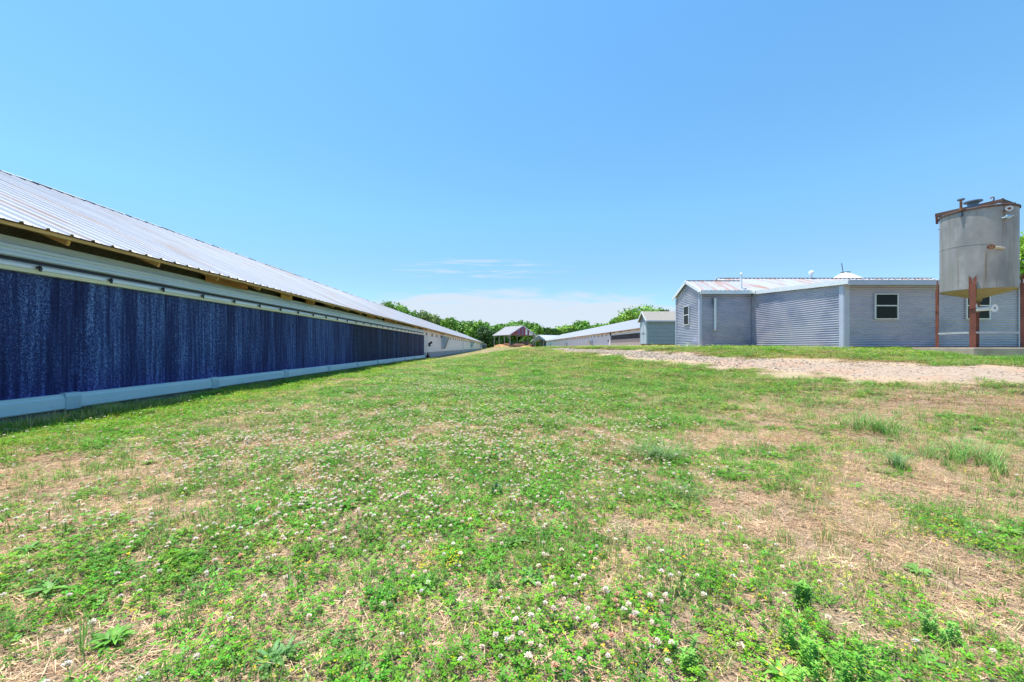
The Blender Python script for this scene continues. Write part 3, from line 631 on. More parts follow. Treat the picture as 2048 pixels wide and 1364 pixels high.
def barn(sx, Xw, Y0, Y1, zg, ze, zr, Xe, Xr, pad, first, label, roofm, sidm, near):
    """sx: side sign (barn lies to that side), Xw: |x| of pad face, pad: (y0,y1)"""
    root = thing('poultry_barn', (sx*Xr, (Y0+Y1)/2, zg), label, 'barn', 'long poultry barns')
    X = lambda a: sx*a
    up = (sx*(Xr-Xe), 0, zr-ze); slope = (zr-ze)/(Xr-Xe)
    mb = MB()
    ea, eb = ((X(Xe), Y0, ze), (X(Xe), Y1, ze))
    sheet_roof(mb, ea, eb, up, None, cuts=(0, 1), rib=.028)
    Xo = 2*Xr-Xe
    sheet_roof(mb, (X(Xo), Y0, ze), (X(Xo), Y1, ze), (-up[0], 0, up[2]), None, sp=1.22)
    mb.build('roof', roofm, root)
    # ridge cap in lapped lengths, standing a little off the sheets
    mb = MB(); y = Y0; r = random.Random(3)
    while y < Y1:
        ln = r.uniform(2.6, 3.4); y2 = min(y+ln, Y1); h = .034+r.uniform(0, .012); w = .17; dz = r.uniform(-.012, .012)
        for sg in (-1, 1):
            mb.add([(X(Xr), y, zr+h+dz), (X(Xr), y2+.02, zr+h+dz), (X(Xr+sg*w), y2+.02, zr+h-w*slope+dz), (X(Xr+sg*w), y, zr+h-w*slope+dz),
                    (X(Xr), y, zr+h+dz-.006), (X(Xr), y2+.02, zr+h+dz-.006), (X(Xr+sg*w), y2+.02, zr+h-w*slope+dz-.012), (X(Xr+sg*w), y, zr+h-w*slope+dz-.012)],
                   [(0,1,2,3),(4,7,6,5),(2,3,7,6),(0,3,7,4),(1,2,6,5)])
        y = y2
    mb.build('ridge_cap', M['ridge'], root)
    if near:
        r = random.Random(8); y = Y0+8.1                                  # black bars painted as the shaded gaps under the cap, in dashes
        while y < 62:
            ln = r.uniform(.15, 1.3); MB().beam((X(Xr-.15), y, zr-.15*slope+.03), (X(Xr-.15), y+ln, zr-.15*slope+.022), .04, .04).build('ridge_gap_shade', M['black'], root); y += ln+r.uniform(.3, 1.1)
    # eave board and rafters
    MB().box(X(Xe+.03), X(Xe+.075), Y0, Y1, ze-.055, ze-.012).build('eave_board', M['wood'], root)
    n_r = 100; st = (Y1-Y0-.4)/n_r if not near else 1.55
    zt = lambda a: ze+(a-Xe)*slope
    hh = .17
    y = Y0+.2+(.35 if near else 0); r = random.Random(5); k = 0; ys = []
    while y < Y1-.1 and k < 100:
        ys.append(y)
        a, b = Xe+.09, Xw+.9; mb = MB()
        mb.beam((X(a), y, zt(a)-.085), (X(b), y, zt(b)-.085), .045, hh); mb.build('rafter', M['wood'], root); y += st; k += 1
    blk = MB(); mesh = MB()
    for i, y in enumerate(ys[:-1]):
        if y > 75: break
        if near and i % 7 in (1, 3, 4) or (not near and i % 3 == 0):
            a = Xw-.10; wd = 1 if r.random() < .55 else .45
            MB().box(X(a), X(a+.02), y+.03, y+(ys[i+1]-y)*wd-.03, zt(a)-.30, zt(a)-.02).build('blocking_board', M['wood_dark' if r.random() < .6 else 'wood'], root)
        elif near and y < 30:
            a = Xw+.03; z0 = zt(a)-.33; z1 = zt(a)-.03; u = y+.03; w_ = .0025; dd = z1-z0
            while u < ys[i+1]:
                for sg in (0, 1):
                    p = (X(a), u, z0 if sg == 0 else z1); q = (X(a), u+dd*.6, z1 if sg == 0 else z0)
                    mesh.add([(p[0], p[1], p[2]), (p[0], p[1]+w_, p[2]), (q[0], q[1]+w_, q[2]), (q[0], q[1], q[2])], [(0,1,2,3)])
                u += .035
    if mesh.v: mesh.build('wire_mesh', M['post'], root)
    # underside: purlins + ceiling over the birds, the dark inside painted into its colour
    mb = MB()
    for a in (Xw+.35, Xw+1.2, Xw+2.2): mb.beam((X(a), Y0+.05, zt(a)-.05), (X(a), Y1-.05, zt(a)-.05), .09, .04)
    mb.build('purlin', M['wood_dark'], root)
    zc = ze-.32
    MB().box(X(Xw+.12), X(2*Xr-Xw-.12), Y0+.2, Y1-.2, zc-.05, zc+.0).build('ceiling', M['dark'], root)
    # gable ends and far wall
    for yy in (Y0+.08, Y1-.12):
        MB().prism([(Xw+.1, zg-.1), (2*Xr-Xw-.1, zg-.1), (2*Xr-Xw-.1, ze-.2), (2*Xr-Xw-.1, zt(Xw+.1)-.03), (Xr, zr-.06), (Xw+.1, zt(Xw+.1)-.03)],
                   lambda p, q: (X(p), yy, q), lambda p, q: (X(p), yy+.05, q)).build('gable_wall', sidm, root)
    MB().box(X(2*Xr-Xw-.12), X(2*Xr-Xw-.06), Y0+.1, Y1-.1, zg-.1, ze+.05).build('far_wall', sidm, root)
    p0, p1 = pad
    if near:
        # stepped metal above the pads
        zb = E+1.25
        prof = [(Xw-.005, zb-.005), (Xw-.03, zb+.01), (Xw-.03, zb+.05), (Xw-.01, zb+.062), (Xw-.01, zb+.10), (Xw-.035, zb+.115), (Xw-.035, zb+.155), (Xw-.0, zb+.17), (Xw+.01, zb+.27), (Xw+.04, zb+.275), (Xw+.04, zb-.005)]
        MB().prism(prof, lambda p, q: (X(p), Y0+.1, q), lambda p, q: (X(p), p1, q)).build('upper_cladding', M['upper'], root)
        zt2 = E+1.19; zp = E+1.045; n = 9
        prof = [(Xw-.02, zp), (Xw-.06, zp+.005), (Xw-.075, zp+.05), (Xw-.085, zp+.06), (Xw-.085, zp+.09)] + [(Xw-.03-.055*math.cos(t*math.pi/2/n), zp+.09+.05*math.sin(t*math.pi/2/n)) for t in range(1, n+1)] + [(Xw+.03, zp+.14), (Xw+.03, zp)]
        MB().prism(prof, lambda p, q: (X(p), Y0+.1, q), lambda p, q: (X(p), p1, q)).build('pad_header', M['silver'], root)
        MB().box(X(Xw+.03), X(Xw+.1), Y0+.1, p1, zp, zb).build('shadow_gap', M['black'], root)  # black strip painted as the shade between pad header and cladding
        y = 5.73-1.05*9
        while y < p1-.3:
            mb = MB(); mb.box(X(Xw-.115), X(Xw-.075), y-.03, y+.03, zp+.07, zp+.095); mb.box(X(Xw-.125), X(Xw-.105), y-.012, y+.012, zp+.035, zp+.12); mb.tube((X(Xw-.125), y-.045, zp+.095), (X(Xw-.08), y+.015, zp+.11), .008, n=6)
            mb.build('bracket', M['black'], root); y += 1.05
        zpb = E-.73
        # the pads themselves, one object per run of modules
        y = Y0+.12; r = random.Random(2); runs = [Y0+.12, 6.6, 9.4, 11.4, 14.4, 17.6, 18.29, 26.0, p1]
        for i in range(len(runs)-1):
            a = Xw-.01+r.uniform(0, .014)+(.03 if i in (5, 6) else 0)
            mb = MB(); u = runs[i]
            while u < runs[i+1]-1e-3:
                u2 = min(u+.3, runs[i+1]); j = r.uniform(-.004, .006)
                mb.box(X(a+j), X(a+.12), u, u2, zpb-.02, zp+.01); u = u2
            mb.build('cooling_pad', M['pad_plain' if i > 5 else 'pad'], root)
        # trough below with coupling bands
        prof = [(Xw+.06, E-.945), (Xw-.075, E-.945), (Xw-.085, E-.93), (Xw-.085, E-.775), (Xw-.065, E-.768), (Xw-.065, E-.725), (Xw-.055, E-.718), (Xw+.06, E-.718)]
        MB().prism(prof, lambda p, q: (X(p), Y0+.1, q), lambda p, q: (X(p), p1+.05, q)).build('water_trough', M['trough'], root)
        y = 6.2-3.1*3
        while y < p1-.5:
            MB().prism([(Xw+.05, E-.955), (Xw-.098, E-.955), (Xw-.10, E-.76), (Xw-.08, E-.705), (Xw+.0, E-.70), (Xw+.05, E-.70)], lambda p, q: (X(p), y-.11, q), lambda p, q: (X(p), y+.11, q)).build('trough_band', M['band'], root); y += 3.1
        MB().box(X(Xw+.02), X(Xw+.3), Y0+.1, p1+.05, zg-.3, E-.94).build('foundation', M['conc'], root)
        # plumbing and control gear at the end of the pads
        yq = p1+.35; mb = MB(); mb.tube((X(Xw-.12), yq, E-.75), (X(Xw-.12), yq, E+1.05), .03); mb.tube((X(Xw-.12), yq+.9, E-.9), (X(Xw-.12), yq+.9, E+1.15), .035); mb.tube((X(Xw-.12), yq, E+1.05), (X(Xw-.12), yq+.9, E+1.05), .03)
        mb.build('standpipe', M['pvc'], root)
        MB().tube((X(Xw-.25), yq, E-.85), (X(Xw-.25), yq+.5, E-.85), .16).tube((X(Xw-.25), yq+.1, E-.85), (X(Xw-.25), yq+.1, E-.5), .07).build('pump', M['black'], root)
        mb = MB(); mb.box(X(Xw-.3), X(Xw-.1), yq+.95, yq+1.3, E+.05, E+.35); mb.tube((X(Xw-.45), yq+1.1, E+.45), (X(Xw-.1), yq+1.1, E+.25), .12, .07); mb.build('motor', M['black'], root)
    else:
        a, b = pad; zb2 = ze-.30
        MB().box(X(Xw-.0), X(Xw+.08), Y0+.1, b, ze-.62, ze+.05).build('upper_cladding', M['siding2'], root)
        MB().box(X(Xw-.03), X(Xw+.05), Y0+.1, b, E+1.98, E+2.04).build('pad_header', M['silver'], root)
        MB().box(X(Xw-.02), X(Xw+.05), Y0+.1, b, E+1.22, E+1.98).build('cooling_pad', M['pad2'], root)
        MB().box(X(Xw-.04), X(Xw+.05), Y0+.1, b, E+.12, E+1.22).build('curtain', M['curtain'], root)
        MB().box(X(Xw-.12), X(Xw+.05), Y0+.1, b, zg-.1, E+.12).build('water_trough', M['whitep'], root)
        MB().box(X(Xw-.15), X(Xw+.1), b, b+1.3, zg-.1, E+2.0).build('end_box', M['siding2'], root)
        MB().box(X(Xw-.3), X(Xw-.15), b+1.0, b+1.3, E+.9, E+1.2).build('motor', M['black'], root)
        p1 = b+1.3
    # plain siding with courses of laps
    zf = (zg+.55) if near else zg+.35
    w0 = Xw+.08; zt1 = ze-.55
    MB().box(X(w0), X(w0+.06), p1, Y1-.1, zt1, zt(w0)-.05).build('window_strip', sidm, root)
    mb = MB(); nl = 6; dz = (zt1-zf)/nl
    prof = []
    for i in range(nl): prof += [(w0-.035, zf+i*dz), (w0-.008, zf+(i+1)*dz-.012), (w0-.0, zf+(i+1)*dz-.006)]
    prof += [(w0+.05, zt1), (w0+.05, zf)]
    mb.prism(prof, lambda p, q: (X(p), p1, q), lambda p, q: (X(p), Y1-.1, q)); mb.build('lap_siding', sidm, root)
    MB().box(X(w0-.01), X(w0+.2), p1, Y1-.1, zg-.3, zf).build('foundation', M['fdn'] if near else M['clayfdn'], root)
    y = first; n_ = 0
    while y < Y1-2:
        zc_ = ze-.45
        fr = MB(); fr.box(X(w0-.012), X(w0), y-.36, y+.36, zc_-.20, zc_-.165); fr.box(X(w0-.012), X(w0), y-.36, y+.36, zc_+.165, zc_+.20); fr.box(X(w0-.012), X(w0), y-.36, y-.32, zc_-.165, zc_+.165); fr.box(X(w0-.012), X(w0), y+.32, y+.36, zc_-.165, zc_+.165)
        f = fr.build('air_inlet', sidm, root)
        MB().box(X(w0-.009), X(w0-.001), y-.32, y+.32, zc_-.165, zc_+.165).build('pane', M['dark'] if n_ % 4 else M['grime'], f); y += 3.0; n_ += 1
    # downspouts
    for y in ((73.4, 118) if near else (110,)):
        MB().box(X(w0-.10), X(w0-.03), y-.06, y+.06, zg, ze-.1).build('downspout', M['pvc'], root)
    # tunnel-fan hoods leaning out of the wall
    for y in ((46.3, 92, 136) if near else (83, 114, 150)):
        h0, h1 = (E-.15, E+1.15) if near else (E-.02, E+1.25)
        if not near: h0 += .02
        hb = MB(); w = 1.25; d0, d1 = .28, .80                                # depth at foot and at top
        if not near: d0, d1 = .30, .9
        poly = [(w0, h0+.1), (w0-d0, h0-.05), (w0-d1, h1), (w0, h1+.08)]
        t_ = .03
        for yy in (y, y+w):
            hb.prism(poly, lambda p, q: (X(p), yy, q), lambda p, q: (X(p), yy+t_, q))
        hb.add([(X(w0), y, h1+.08), (X(w0), y+w+t_, h1+.08), (X(w0-d1), y+w+t_, h1), (X(w0-d1), y, h1), (X(w0), y, h1+.05), (X(w0), y+w+t_, h1+.05), (X(w0-d1), y+w+t_, h1-.03), (X(w0-d1), y, h1-.03)], [(0,1,2,3),(4,5,6,7),(2,3,7,6),(0,3,7,4),(1,2,6,5)])
        hood = hb.build('fan_hood', M['hood'], root)
        lv = MB(); k = 10
        for i in range(k):
            t0 = i/k; t1 = (i+.8)/k; pa = (w0-d0-(d1-d0)*t0+.05, h0-.05+(h1-h0+.05)*t0); pb = (w0-d0-(d1-d0)*t1+.02, h0-.05+(h1-h0+.05)*t1)
            lv.add([(X(pa[0]), y+.04, pa[1]), (X(pa[0]), y+w, pa[1]), (X(pb[0]), y+w, pb[1]), (X(pb[0]), y+.04, pb[1])], [(0,1,2,3)])
        lv.build('shutter', M['louvre'] if near else M['whitep'], hood)
    return root
barn(-1, 6.7, -4.0, 152.0, .12, E+1.605, E+4.5, 6.2, 12.8, (-4, 35.3), 36.9, 'long poultry barn at left with dark blue cooling pads along its wall', M['roof'], M['siding'], True)
barn(1, 19.2, 40.0, 167.0, 1.10, E+2.55, E+5.17, 18.75, 25.5, (40, 69), 72.5, 'long white-roofed poultry barn at right behind the small grey shed', M['roof_far'], M['siding2'], False)
def far_fan():
    t = thing('exhaust_fan_housing', (-5.9, 153.5, .2), 'dark boxy fan housing standing at the far end of the left poultry barn', 'fan housing')
    mb = MB(); mb.box(-6.6, -5.2, 152.2, 154.6, .2, 1.9); mb.build('housing', M['louvre'], t)
    MB().prism([(-6.7, 1.9), (-5.0, 1.9), (-5.6, 2.5), (-6.7, 2.6)], lambda p, q: (p, 152.1, q), lambda p, q: (p, 154.7, q)).build('cover', M['fdn'], t)
far_fan()

# ================================================================== corrugated farm building
def corr(mb, p0, p1, z0, z1, out, ext=None, wl=.086, amp=.021):
    """horizontally corrugated wall from p0 to p1 (plan points); ext(z)->(s0,s1) in 0..1"""
    p0 = Vector((*p0, 0)); p1 = Vector((*p1, 0)); o = Vector((*out, 0)); n = int((z1-z0)/wl*8)+1
    V = []; F = []; 
    for i in range(n+1):
        z = z0+(z1-z0)*i/n; s0, s1 = ext(z) if ext else (0, 1); k = amp*math.sin(2*math.pi*(z-z0)/wl)
        for s in (s0, s1): q = p0.lerp(p1, s)+o*k; V.append((q.x, q.y, z))
    for i in range(n): F.append((2*i, 2*i+1, 2*i+3, 2*i+2))
    mb.add(V, F)
def sash(root, face, a0, a1, z0, z1, pos, name='window'):
    """face 'y': window in a wall facing -Y at y=pos spanning x a0..a1; face 'x': wall facing -X at x=pos spanning y"""
    d = .05
    def bx(m, u0, u1, w0, w1, t0, t1):
        if face == 'y': m.box(u0, u1, pos-t1, pos-t0, w0, w1)
        else: m.box(pos-t1, pos-t0, u0, u1, w0, w1)
    f = MB(); w = .032
    bx(f, a0-w, a0, z0-w, z1+w, .0, d); bx(f, a1, a1+w, z0-w, z1+w, .0, d); bx(f, a0, a1, z1, z1+w, 0, d); bx(f, a0, a1, z0-w, z0, 0, d+.015)
    fo = f.build(name, M['winframe'], root)
    zm = (z0+z1)/2+.03
    m = MB(); bx(m, a0, a1, zm-.02, zm+.02, .018, .042); m.build('meeting_rail', M['winframe'], fo)
    m = MB(); bx(m, a0, a1, z0, zm-.02, .012, .024); m.build('pane', M['glass'], fo)
    m = MB(); bx(m, a0, a1, zm+.02, z1, .014, .034); m.build('pane', M['glass'], fo)
def farmhouse():
    root = thing('corrugated_building', (15, 19, 1.1), 'low grey corrugated metal building with two front windows and rust-streaked roof', 'building')
    zg = 1.10; XL, XR = 12.3, 18.68
    m = MB(); corr(m, (XL, 14.3), (XR, 14.3), zg+.06, 3.40, (0, -1)); m.build('front_wall', M['steelwall'], root)
    def ex(z):
        s = (z-3.40)/(3.80-3.40); s = max(0, s); return (0, 1-min(s, .97))
    # side wall: p0 at far end so the slope cuts from the near end
    m = MB(); corr(m, (XL, 19.56), (XL, 14.3), zg+.05, 3.76, (-1, 0), ex); m.build('side_wall', M['steelwall'], root)
    m = MB(); corr(m, (9.78, 19.56), (12.29, 19.56), zg+.06, 3.84, (0, -1)); m.build('annexe_front_wall', M['steelwall'], root)
    def ex2(z):
        if z < 3.86: return (0, 1)
        t = min(1, (z-3.86)/(4.56-3.86)); return (.5*t, 1-.5*t)
    m = MB(); corr(m, (9.78, 22.2), (9.78, 19.56), zg, 4.55, (-1, 0), ex2); m.build('annexe_gable_wall', M['steelwall'], root)
    m = MB(); corr(m, (9.78, 22.2), (12.3, 22.2), zg, 3.84, (0, 1)); corr(m, (12.3, 25.4), (24, 25.4), zg, 3.9, (0, 1)); corr(m, (XR, 14.3), (XR, 19.56), zg, 3.5, (1, 0)); corr(m, (XR, 19.56), (24, 19.56), zg, 3.75, (0, -1)); corr(m, (24, 19.5), (24, 25.4), zg, 3.9, (1, 0))
    def ex3(z):
        t = max(0, min(1, (z-3.85)/(5.0-3.85))); return (.5*t, 1-.5*t)
    corr(m, (12.32, 25.4), (12.32, 19.4), zg, 4.98, (-1, 0), ex3); m.build('back_wall', M['steelwall'], root)
    # corner trims
    for (x, y, a, b) in ((XL, 14.3, 1, 1), (9.78, 19.56, 1, 1), (XR, 14.3, -1, 1)):
        m = MB(); w = .17 if x == XL else .09
        top = 3.38 if y < 15 else 3.80
        m.box(x-.022, x+a*w if a > 0 else x+.022, y-.035, y-.012, zg-.02, top)
        if a < 0: m.box(x-.17, x-.022, y-.03, y-.012, zg-.02, top)
        else: m.box(x-.036, x-.013, y-.012, y+w, zg-.02, top-.005)
        m.build('corner_trim', M['trim'], root)
    MB().box(9.745, 9.768, 22.12, 22.22, zg, 3.8).build('corner_trim', M['trim'], root)
    # roofs
    m = MB(); sheet_roof(m, (12.21, 14.0, 3.50), (XR+.25, 14.0, 3.50), (0, 5.2, .322), None, sp=.229); m.build('front_roof', M['roof_x'], root)
    m = MB(); sheet_roof(m, (9.69, 19.3, 3.885), (12.55, 19.3, 3.885), (0, 1.58, .72), None, sp=.229); sheet_roof(m, (9.69, 22.46, 3.885), (12.55, 22.46, 3.885), (0, -1.58, .72), None, sp=.229); m.build('annexe_roof', M['roof_x'], root)
    m = MB(); sheet_roof(m, (12.15, 19.05, 3.82), (24.2, 19.05, 3.82), (0, 3.35, 1.165), None, sp=.229); sheet_roof(m, (12.15, 25.75, 3.82), (24.2, 25.75, 3.82), (0, -3.35, 1.165), None, sp=.229); m.build('main_roof', M['roof_x'], root)
    m = MB(); m.beam((12.1, 22.4, 5.01), (24.2, 22.4, 5.01), .22, .012); m.beam((9.68, 20.88, 4.615), (12.5, 20.88, 4.615), .2, .012); m.build('ridge_cap', M['trim_w'], root)
    # fascias and rakes
    MB().box(12.17, XR+.25, 13.975, 14.0, 3.32, 3.50).build('fascia', M['trim'], root)
    MB().box(12.2, XR+.25, 14.0, 14.28, 3.40, 3.42).build('soffit', M['trim'], root)
    m = MB(); m.beam((12.20, 13.975, 3.445), (12.20, 19.2, 3.765), .03, .17); m.build('rake_board', M['trim_w'], root)
    
    MB().box(9.66, 12.25, 19.275, 19.3, 3.71, 3.88).build('fascia', M['trim_w'], root)
    MB().box(9.62, 12.25, 19.3, 19.55, 3.80, 3.815).build('soffit', M['trim'], root)
    m = MB(); m.beam((9.68, 19.27, 3.80), (9.68, 20.89, 4.545), .03, .15); m.build('rake_board', M['trim_w'], root)
    m = MB(); m.beam((9.68, 22.49, 3.80), (9.68, 20.87, 4.545), .03, .15); m.build('rake_board', M['trim_w'], root)
    m = MB(); m.beam((12.14, 19.02, 3.75), (12.14, 22.42, 4.95), .03, .14); m.beam((12.14, 25.78, 3.75), (12.14, 22.38, 4.95), .03, .14); m.build('rake_board', M['trim_w'], root)
    # footing showing below the sheets
    m = MB(); m.box(XL+.03, XR-.03, 14.31, 14.6, .7, zg+.09); m.box(9.84, 12.2, 19.57, 19.8, .8, zg+.09); m.box(XL+.01, XL+.2, 14.6, 19.5, .7, zg+.08); m.box(9.84, 9.95, 19.8, 22.1, .8, zg+.05); m.build('footing', M['clayfdn'], root)
    sash(root, 'y', 13.40, 14.16, 2.17, 3.02, 14.29); sash(root, 'y', 16.66, 17.44, 2.17, 3.02, 14.29); sash(root, 'x', 20.66, 21.18, 2.33, 3.26, 9.77)
    # vents and pipes
    m = MB(); m.tube((11.8, 19.55, 3.95), (11.8, 19.55, 4.74), .04); m.tube((11.8, 19.55, 4.70), (11.8, 19.55, 4.80), .07, .05); m.build('vent_pipe', M['pvc'], root)
    m = MB(); m.tube((10.48, 19.48, 2.02), (10.48, 19.48, 3.52), .055, n=14); m.tube((10.48, 19.48, 2.06), (10.44, 19.40, 1.99), .055, .05); m.build('wall_pipe', M['pvc'], root)
    MB().tube((10.38, 19.50, 3.2), (10.38, 19.50, 3.56), .015, n=8).build('conduit', M['louvre'], root)
    m = MB(); m.tube((17.35, 22.3, 5.0), (17.35, 22.3, 5.2), .06); m.lathe([(0, .14), (.09, .11), (.14, .0), (.1, -.08), (.0, -.1)], (17.35, 22.3, 5.27), n=16); m.build('turbine_vent', M['pvc'], root, True)
farmhouse()
t = thing('utility_box', (9.52, 20.15, 1.1), 'small white utility box against the gable wall below its window', 'box')
MB().box(9.43, 9.70, 20.02, 20.25, 1.1, 1.36).build('cabinet', M['trim_w'], t); MB().box(9.41, 9.71, 20.0, 20.27, 1.36, 1.385).build('lid', M['trim_w'], t)
def lump(name, c, sx, sy, sz, m, label, cat, seed=1, sub=3, rough=.18, group=None):
    import bmesh
    bm = bmesh.new(); bmesh.ops.create_icosphere(bm, subdivisions=sub, radius=1); r = random.Random(seed); ph = [r.uniform(0, 6) for _ in range(6)]
    for v in bm.verts:
        k = 1+rough*(math.sin(v.co.x*3+ph[0])*math.cos(v.co.y*2.6+ph[1])+.5*math.sin(v.co.x*7+ph[2]+v.co.z*5)*math.cos(v.co.y*8+ph[3]))+r.uniform(-.03, .03)*sub/3
        v.co = Vector((v.co.x*sx*k, v.co.y*sy*k, max(v.co.z, -.3)*sz*k))
    me = bpy.data.meshes.new(name); bm.to_mesh(me); bm.free(); me.materials.append(m); o = bpy.data.objects.new(name, me); C.objects.link(o); o.location = c
    return tag(o, label, cat, group)
def blockstone():
    m = MB(); m.box(11.72, 12.08, 19.0, 19.2, 1.08, 1.21); m.box(11.76, 12.0, 18.98, 19.0, 1.1, 1.17); o = m.build('concrete_block', M['block']); tag(o, 'small weathered concrete block lying where the annexe meets the corrugated side wall', 'block')
blockstone()
# bin behind the building
def feed_bin():
    t = thing('feed_bin', (25.9, 30, 1.1), 'white conical-topped feed bin rising behind the corrugated building roof', 'feed bin')
    MB().lathe([(1.15, 0.6), (1.15, 4.9)], (25.9, 30, 1.1), 32).build('bin_body', M['trim'], t, True)
    MB().lathe([(1.22, 4.95), (1.18, 5.02), (.30, 5.56), (.28, 5.62)], (25.9, 30, 1.1), 32).build('cone_top', M['trim_w'], t, True)
    m = MB(); m.tube((25.9, 30, 6.70), (25.9, 30, 6.76), .30); m.build('hatch', M['grime'], t)
    m = MB(); m.tube((25.65, 29.9, 6.7), (25.45, 29.8, 7.4), .022, n=8); m.build('lid_rod', M['black'], t)
    for a in (0, 90, 180, 270):
        q = (25.9+1.1*math.cos(R(a+45)), 30+1.1*math.sin(R(a+45))); MB().beam((*q, 1.0), (*q, 2.0), .1, .1).build('leg', M['fdn'], t)
feed_bin()

# ================================================================== tank
TC = Vector((13.73, 11.5, 0))
def tank():
    t = thing('storage_tank', (TC.x, TC.y, 1.13), 'weathered grey steel tank with shallow cone bottom on rusty red legs', 'tank')
    z0, z1 = E+1.61, E+3.84; Rr = .74
    b = MB(); b.lathe([(Rr, z0), (Rr, z0+.55), (Rr, z0+1.1), (Rr, z0+1.65), (Rr, z1), (Rr-.0, z1+.001), (.5, z1+.04), (.0, z1+.07)], (TC.x, TC.y, 0), 96)
    body = b.build('tank_body', M['tank'], t, True)
    s = MB(); s.lathe([(Rr+.004, 0), (Rr+.007, .006), (Rr+.004, .012)], (TC.x, TC.y, z0+1.24), 96); s.lathe([(Rr+.004, 0), (Rr+.007, .006), (Rr+.004, .012)], (TC.x, TC.y, z0+.02), 96); s.build('weld_seam', M['tank'], body, True)
    MB().lathe([(Rr, z0), (Rr-.02, z0-.02), (.09, z0-.22), (.08, z0-.30), (0, z0-.30)], (TC.x, TC.y, 0), 96).build('cone_bottom', M['cone'], t, True)
    rim = MB(); rim.lathe([(Rr+.004, z1-.03), (Rr+.028, z1-.03), (Rr+.028, z1+.012), (Rr+.0, z1+.03), (Rr-.03, z1+.03), (Rr-.03, z1)], (TC.x, TC.y, 0), 96); rim.build('rim', M['grime'], t)
    # angle-iron frame bolted over the lid
    zf = z1+.21; A = Vector((13.36, 12.28, zf)); B = Vector((13.90, 11.06, zf+.01)); Cc = Vector((14.62, 11.36, zf)); D = Vector((14.08, 12.59, zf))
    fr = MB()
    for p, q in ((A, B), (B, Cc), (Cc, D), (D, A)):
        fr.beam(p, q, .012, .085)
        n = (q-p).cross(Vector((0,0,1))).normalized(); fr.beam(p-n*.035+Vector((0,0,-.038)), q-n*.035+Vector((0,0,-.038)), .07, .01)
    for p in (B, Cc): fr.beam(p+Vector((0,0,-.3)), p+Vector((0,0,.05)), .035, .035)
    fr.build('top_frame', M['grime'], t)
    br = MB(); br.beam((13.30, 12.17, z1-.10), (13.26, 12.15, z1+.16), .05, .04); br.build('side_bracket', M['rust'], t)
    br = MB(); br.tube((13.22, 12.06, z1-.30), (13.3, 12.08, z1-.30), .012, n=8); br.build('side_peg', M['grime'], t)
    # pressure fitting with dark cap at the left of the front rim
    ang = R(-163); q = Vector((TC.x+(Rr+.03)*math.cos(ang), TC.y+(Rr+.03)*math.sin(ang), 0))
    v = MB(); v.tube((q.x, q.y, z1-.02), (q.x, q.y, z1+.30), .028); v.tube((q.x, q.y, z1+.0), (q.x, q.y, z1+.03), .05); fit = v.build('fitting', M['rust2'], t)
    MB().lathe([(0, .0), (.07, .0), (.078, .02), (.07, .045), (.02, .05), (0, .05)], (q.x, q.y, z1+.29), 20).build('cap', M['louvre'], fit)
    MB().box(q.x-.035, q.x+.035, q.y-.03, q.y+.02, z1-.16, z1-.045).build('plate', M['louvre'], fit)
    lid = MB(); lid.lathe([(0, 0), (.16, 0), (.19, .02), (.185, .045), (.12, .06), (0, .06)], (13.42, 11.35, z1+.25), 32); lid.tube((13.42, 11.35, z1+.02), (13.42, 11.35, z1+.26), .11); lid.build('manhole_lid', M['louvre'], t, False)
    hk = MB(); c = Vector((13.85, 11.25, z1+.33)); pr = None
    for i in range(10):
        a = R(-60+i*27); p = c+Vector((math.cos(a)*.05, 0, math.sin(a)*.05))
        if pr: hk.tube(pr, p, .014, n=8)
        pr = p
    hk.tube(c+Vector((0,0,-.3)), c+Vector((0.02,0,-.05)), .016, n=8); hk.build('lifting_eye', M['rust2'], t)
    def on(a, r=Rr): return Vector((TC.x+r*math.cos(R(a)), TC.y+r*math.sin(R(a)), 0))
    # flanged stub pipe near the top right and silver valve under it
    d = Vector((-.62, -.78, 0)); p = on(-97); p.z = z1-.16
    s = MB(); s.tube(p-d*.05, p+d*.16, .045, n=20); nz_ = s.build('nozzle', M['rust2'], t)
    MB().lathe([(.03, 0), (.072, 0), (.072, .03), (.035, .03), (.032, -.02), (0, -.02)], p+d*.16, 24, axis=d).build('flange', M['lumber'], nz_)
    p2 = on(-97); p2.z = z1-.36; s = MB(); s.tube(p2-d*.05, p2+d*.13, .028, n=14); s.tube(p2+d*.08+Vector((-.11,.04,-.02)), p2+d*.08+Vector((.11,-.03,.03)), .016, n=10); s.lathe([(0, 0), (.06, .01), (.045, .05), (0, .06)], p2+d*.10, 12, axis=d); s.build('valve', M['hood'], t, True)
    # long side pipe with rusty flange
    a0 = on(-104); a0.z = E+197*10.82/800-.0; dd = Vector((-.95, -.30, 0)).normalized(); a1 = a0+dd*.55
    s = MB(); s.tube(a0-dd*.1, a1, .034, n=18); pi = s.build('side_pipe', M['oldpipe'], t, True)
    f = MB(); f.lathe([(.03, 0), (.07, 0), (.07, .022), (.045, .022), (.045, .03), (.07, .03), (.07, .052), (.03, .052), (.0, .05)], a1-dd*.04, 24, axis=dd)
    for i in range(6):
        x = dd.orthogonal().normalized(); y = dd.cross(x); c = a1+x*(.056*math.cos(i*1.047))+y*(.056*math.sin(i*1.047)); f.tube(c-dd*.07, c+dd*.045, .009, n=6)
    f.build('flange', M['rust2'], pi)
    # tangential scar rod
    # outlet under the cone with white cross pipe
    o = MB(); o.tube((TC.x, TC.y, z0-.30), (TC.x, TC.y, E+.98), .04, n=14); o.lathe([(.04, 0), (.07, .01), (.07, .04), (.04, .05)], (TC.x, TC.y, z0-.42), 16); ot = o.build('outlet', M['rust2'], t)
    p = Vector((TC.x-.05, TC.y, E+1.08)); e = p+Vector((.04, -.38, 0))
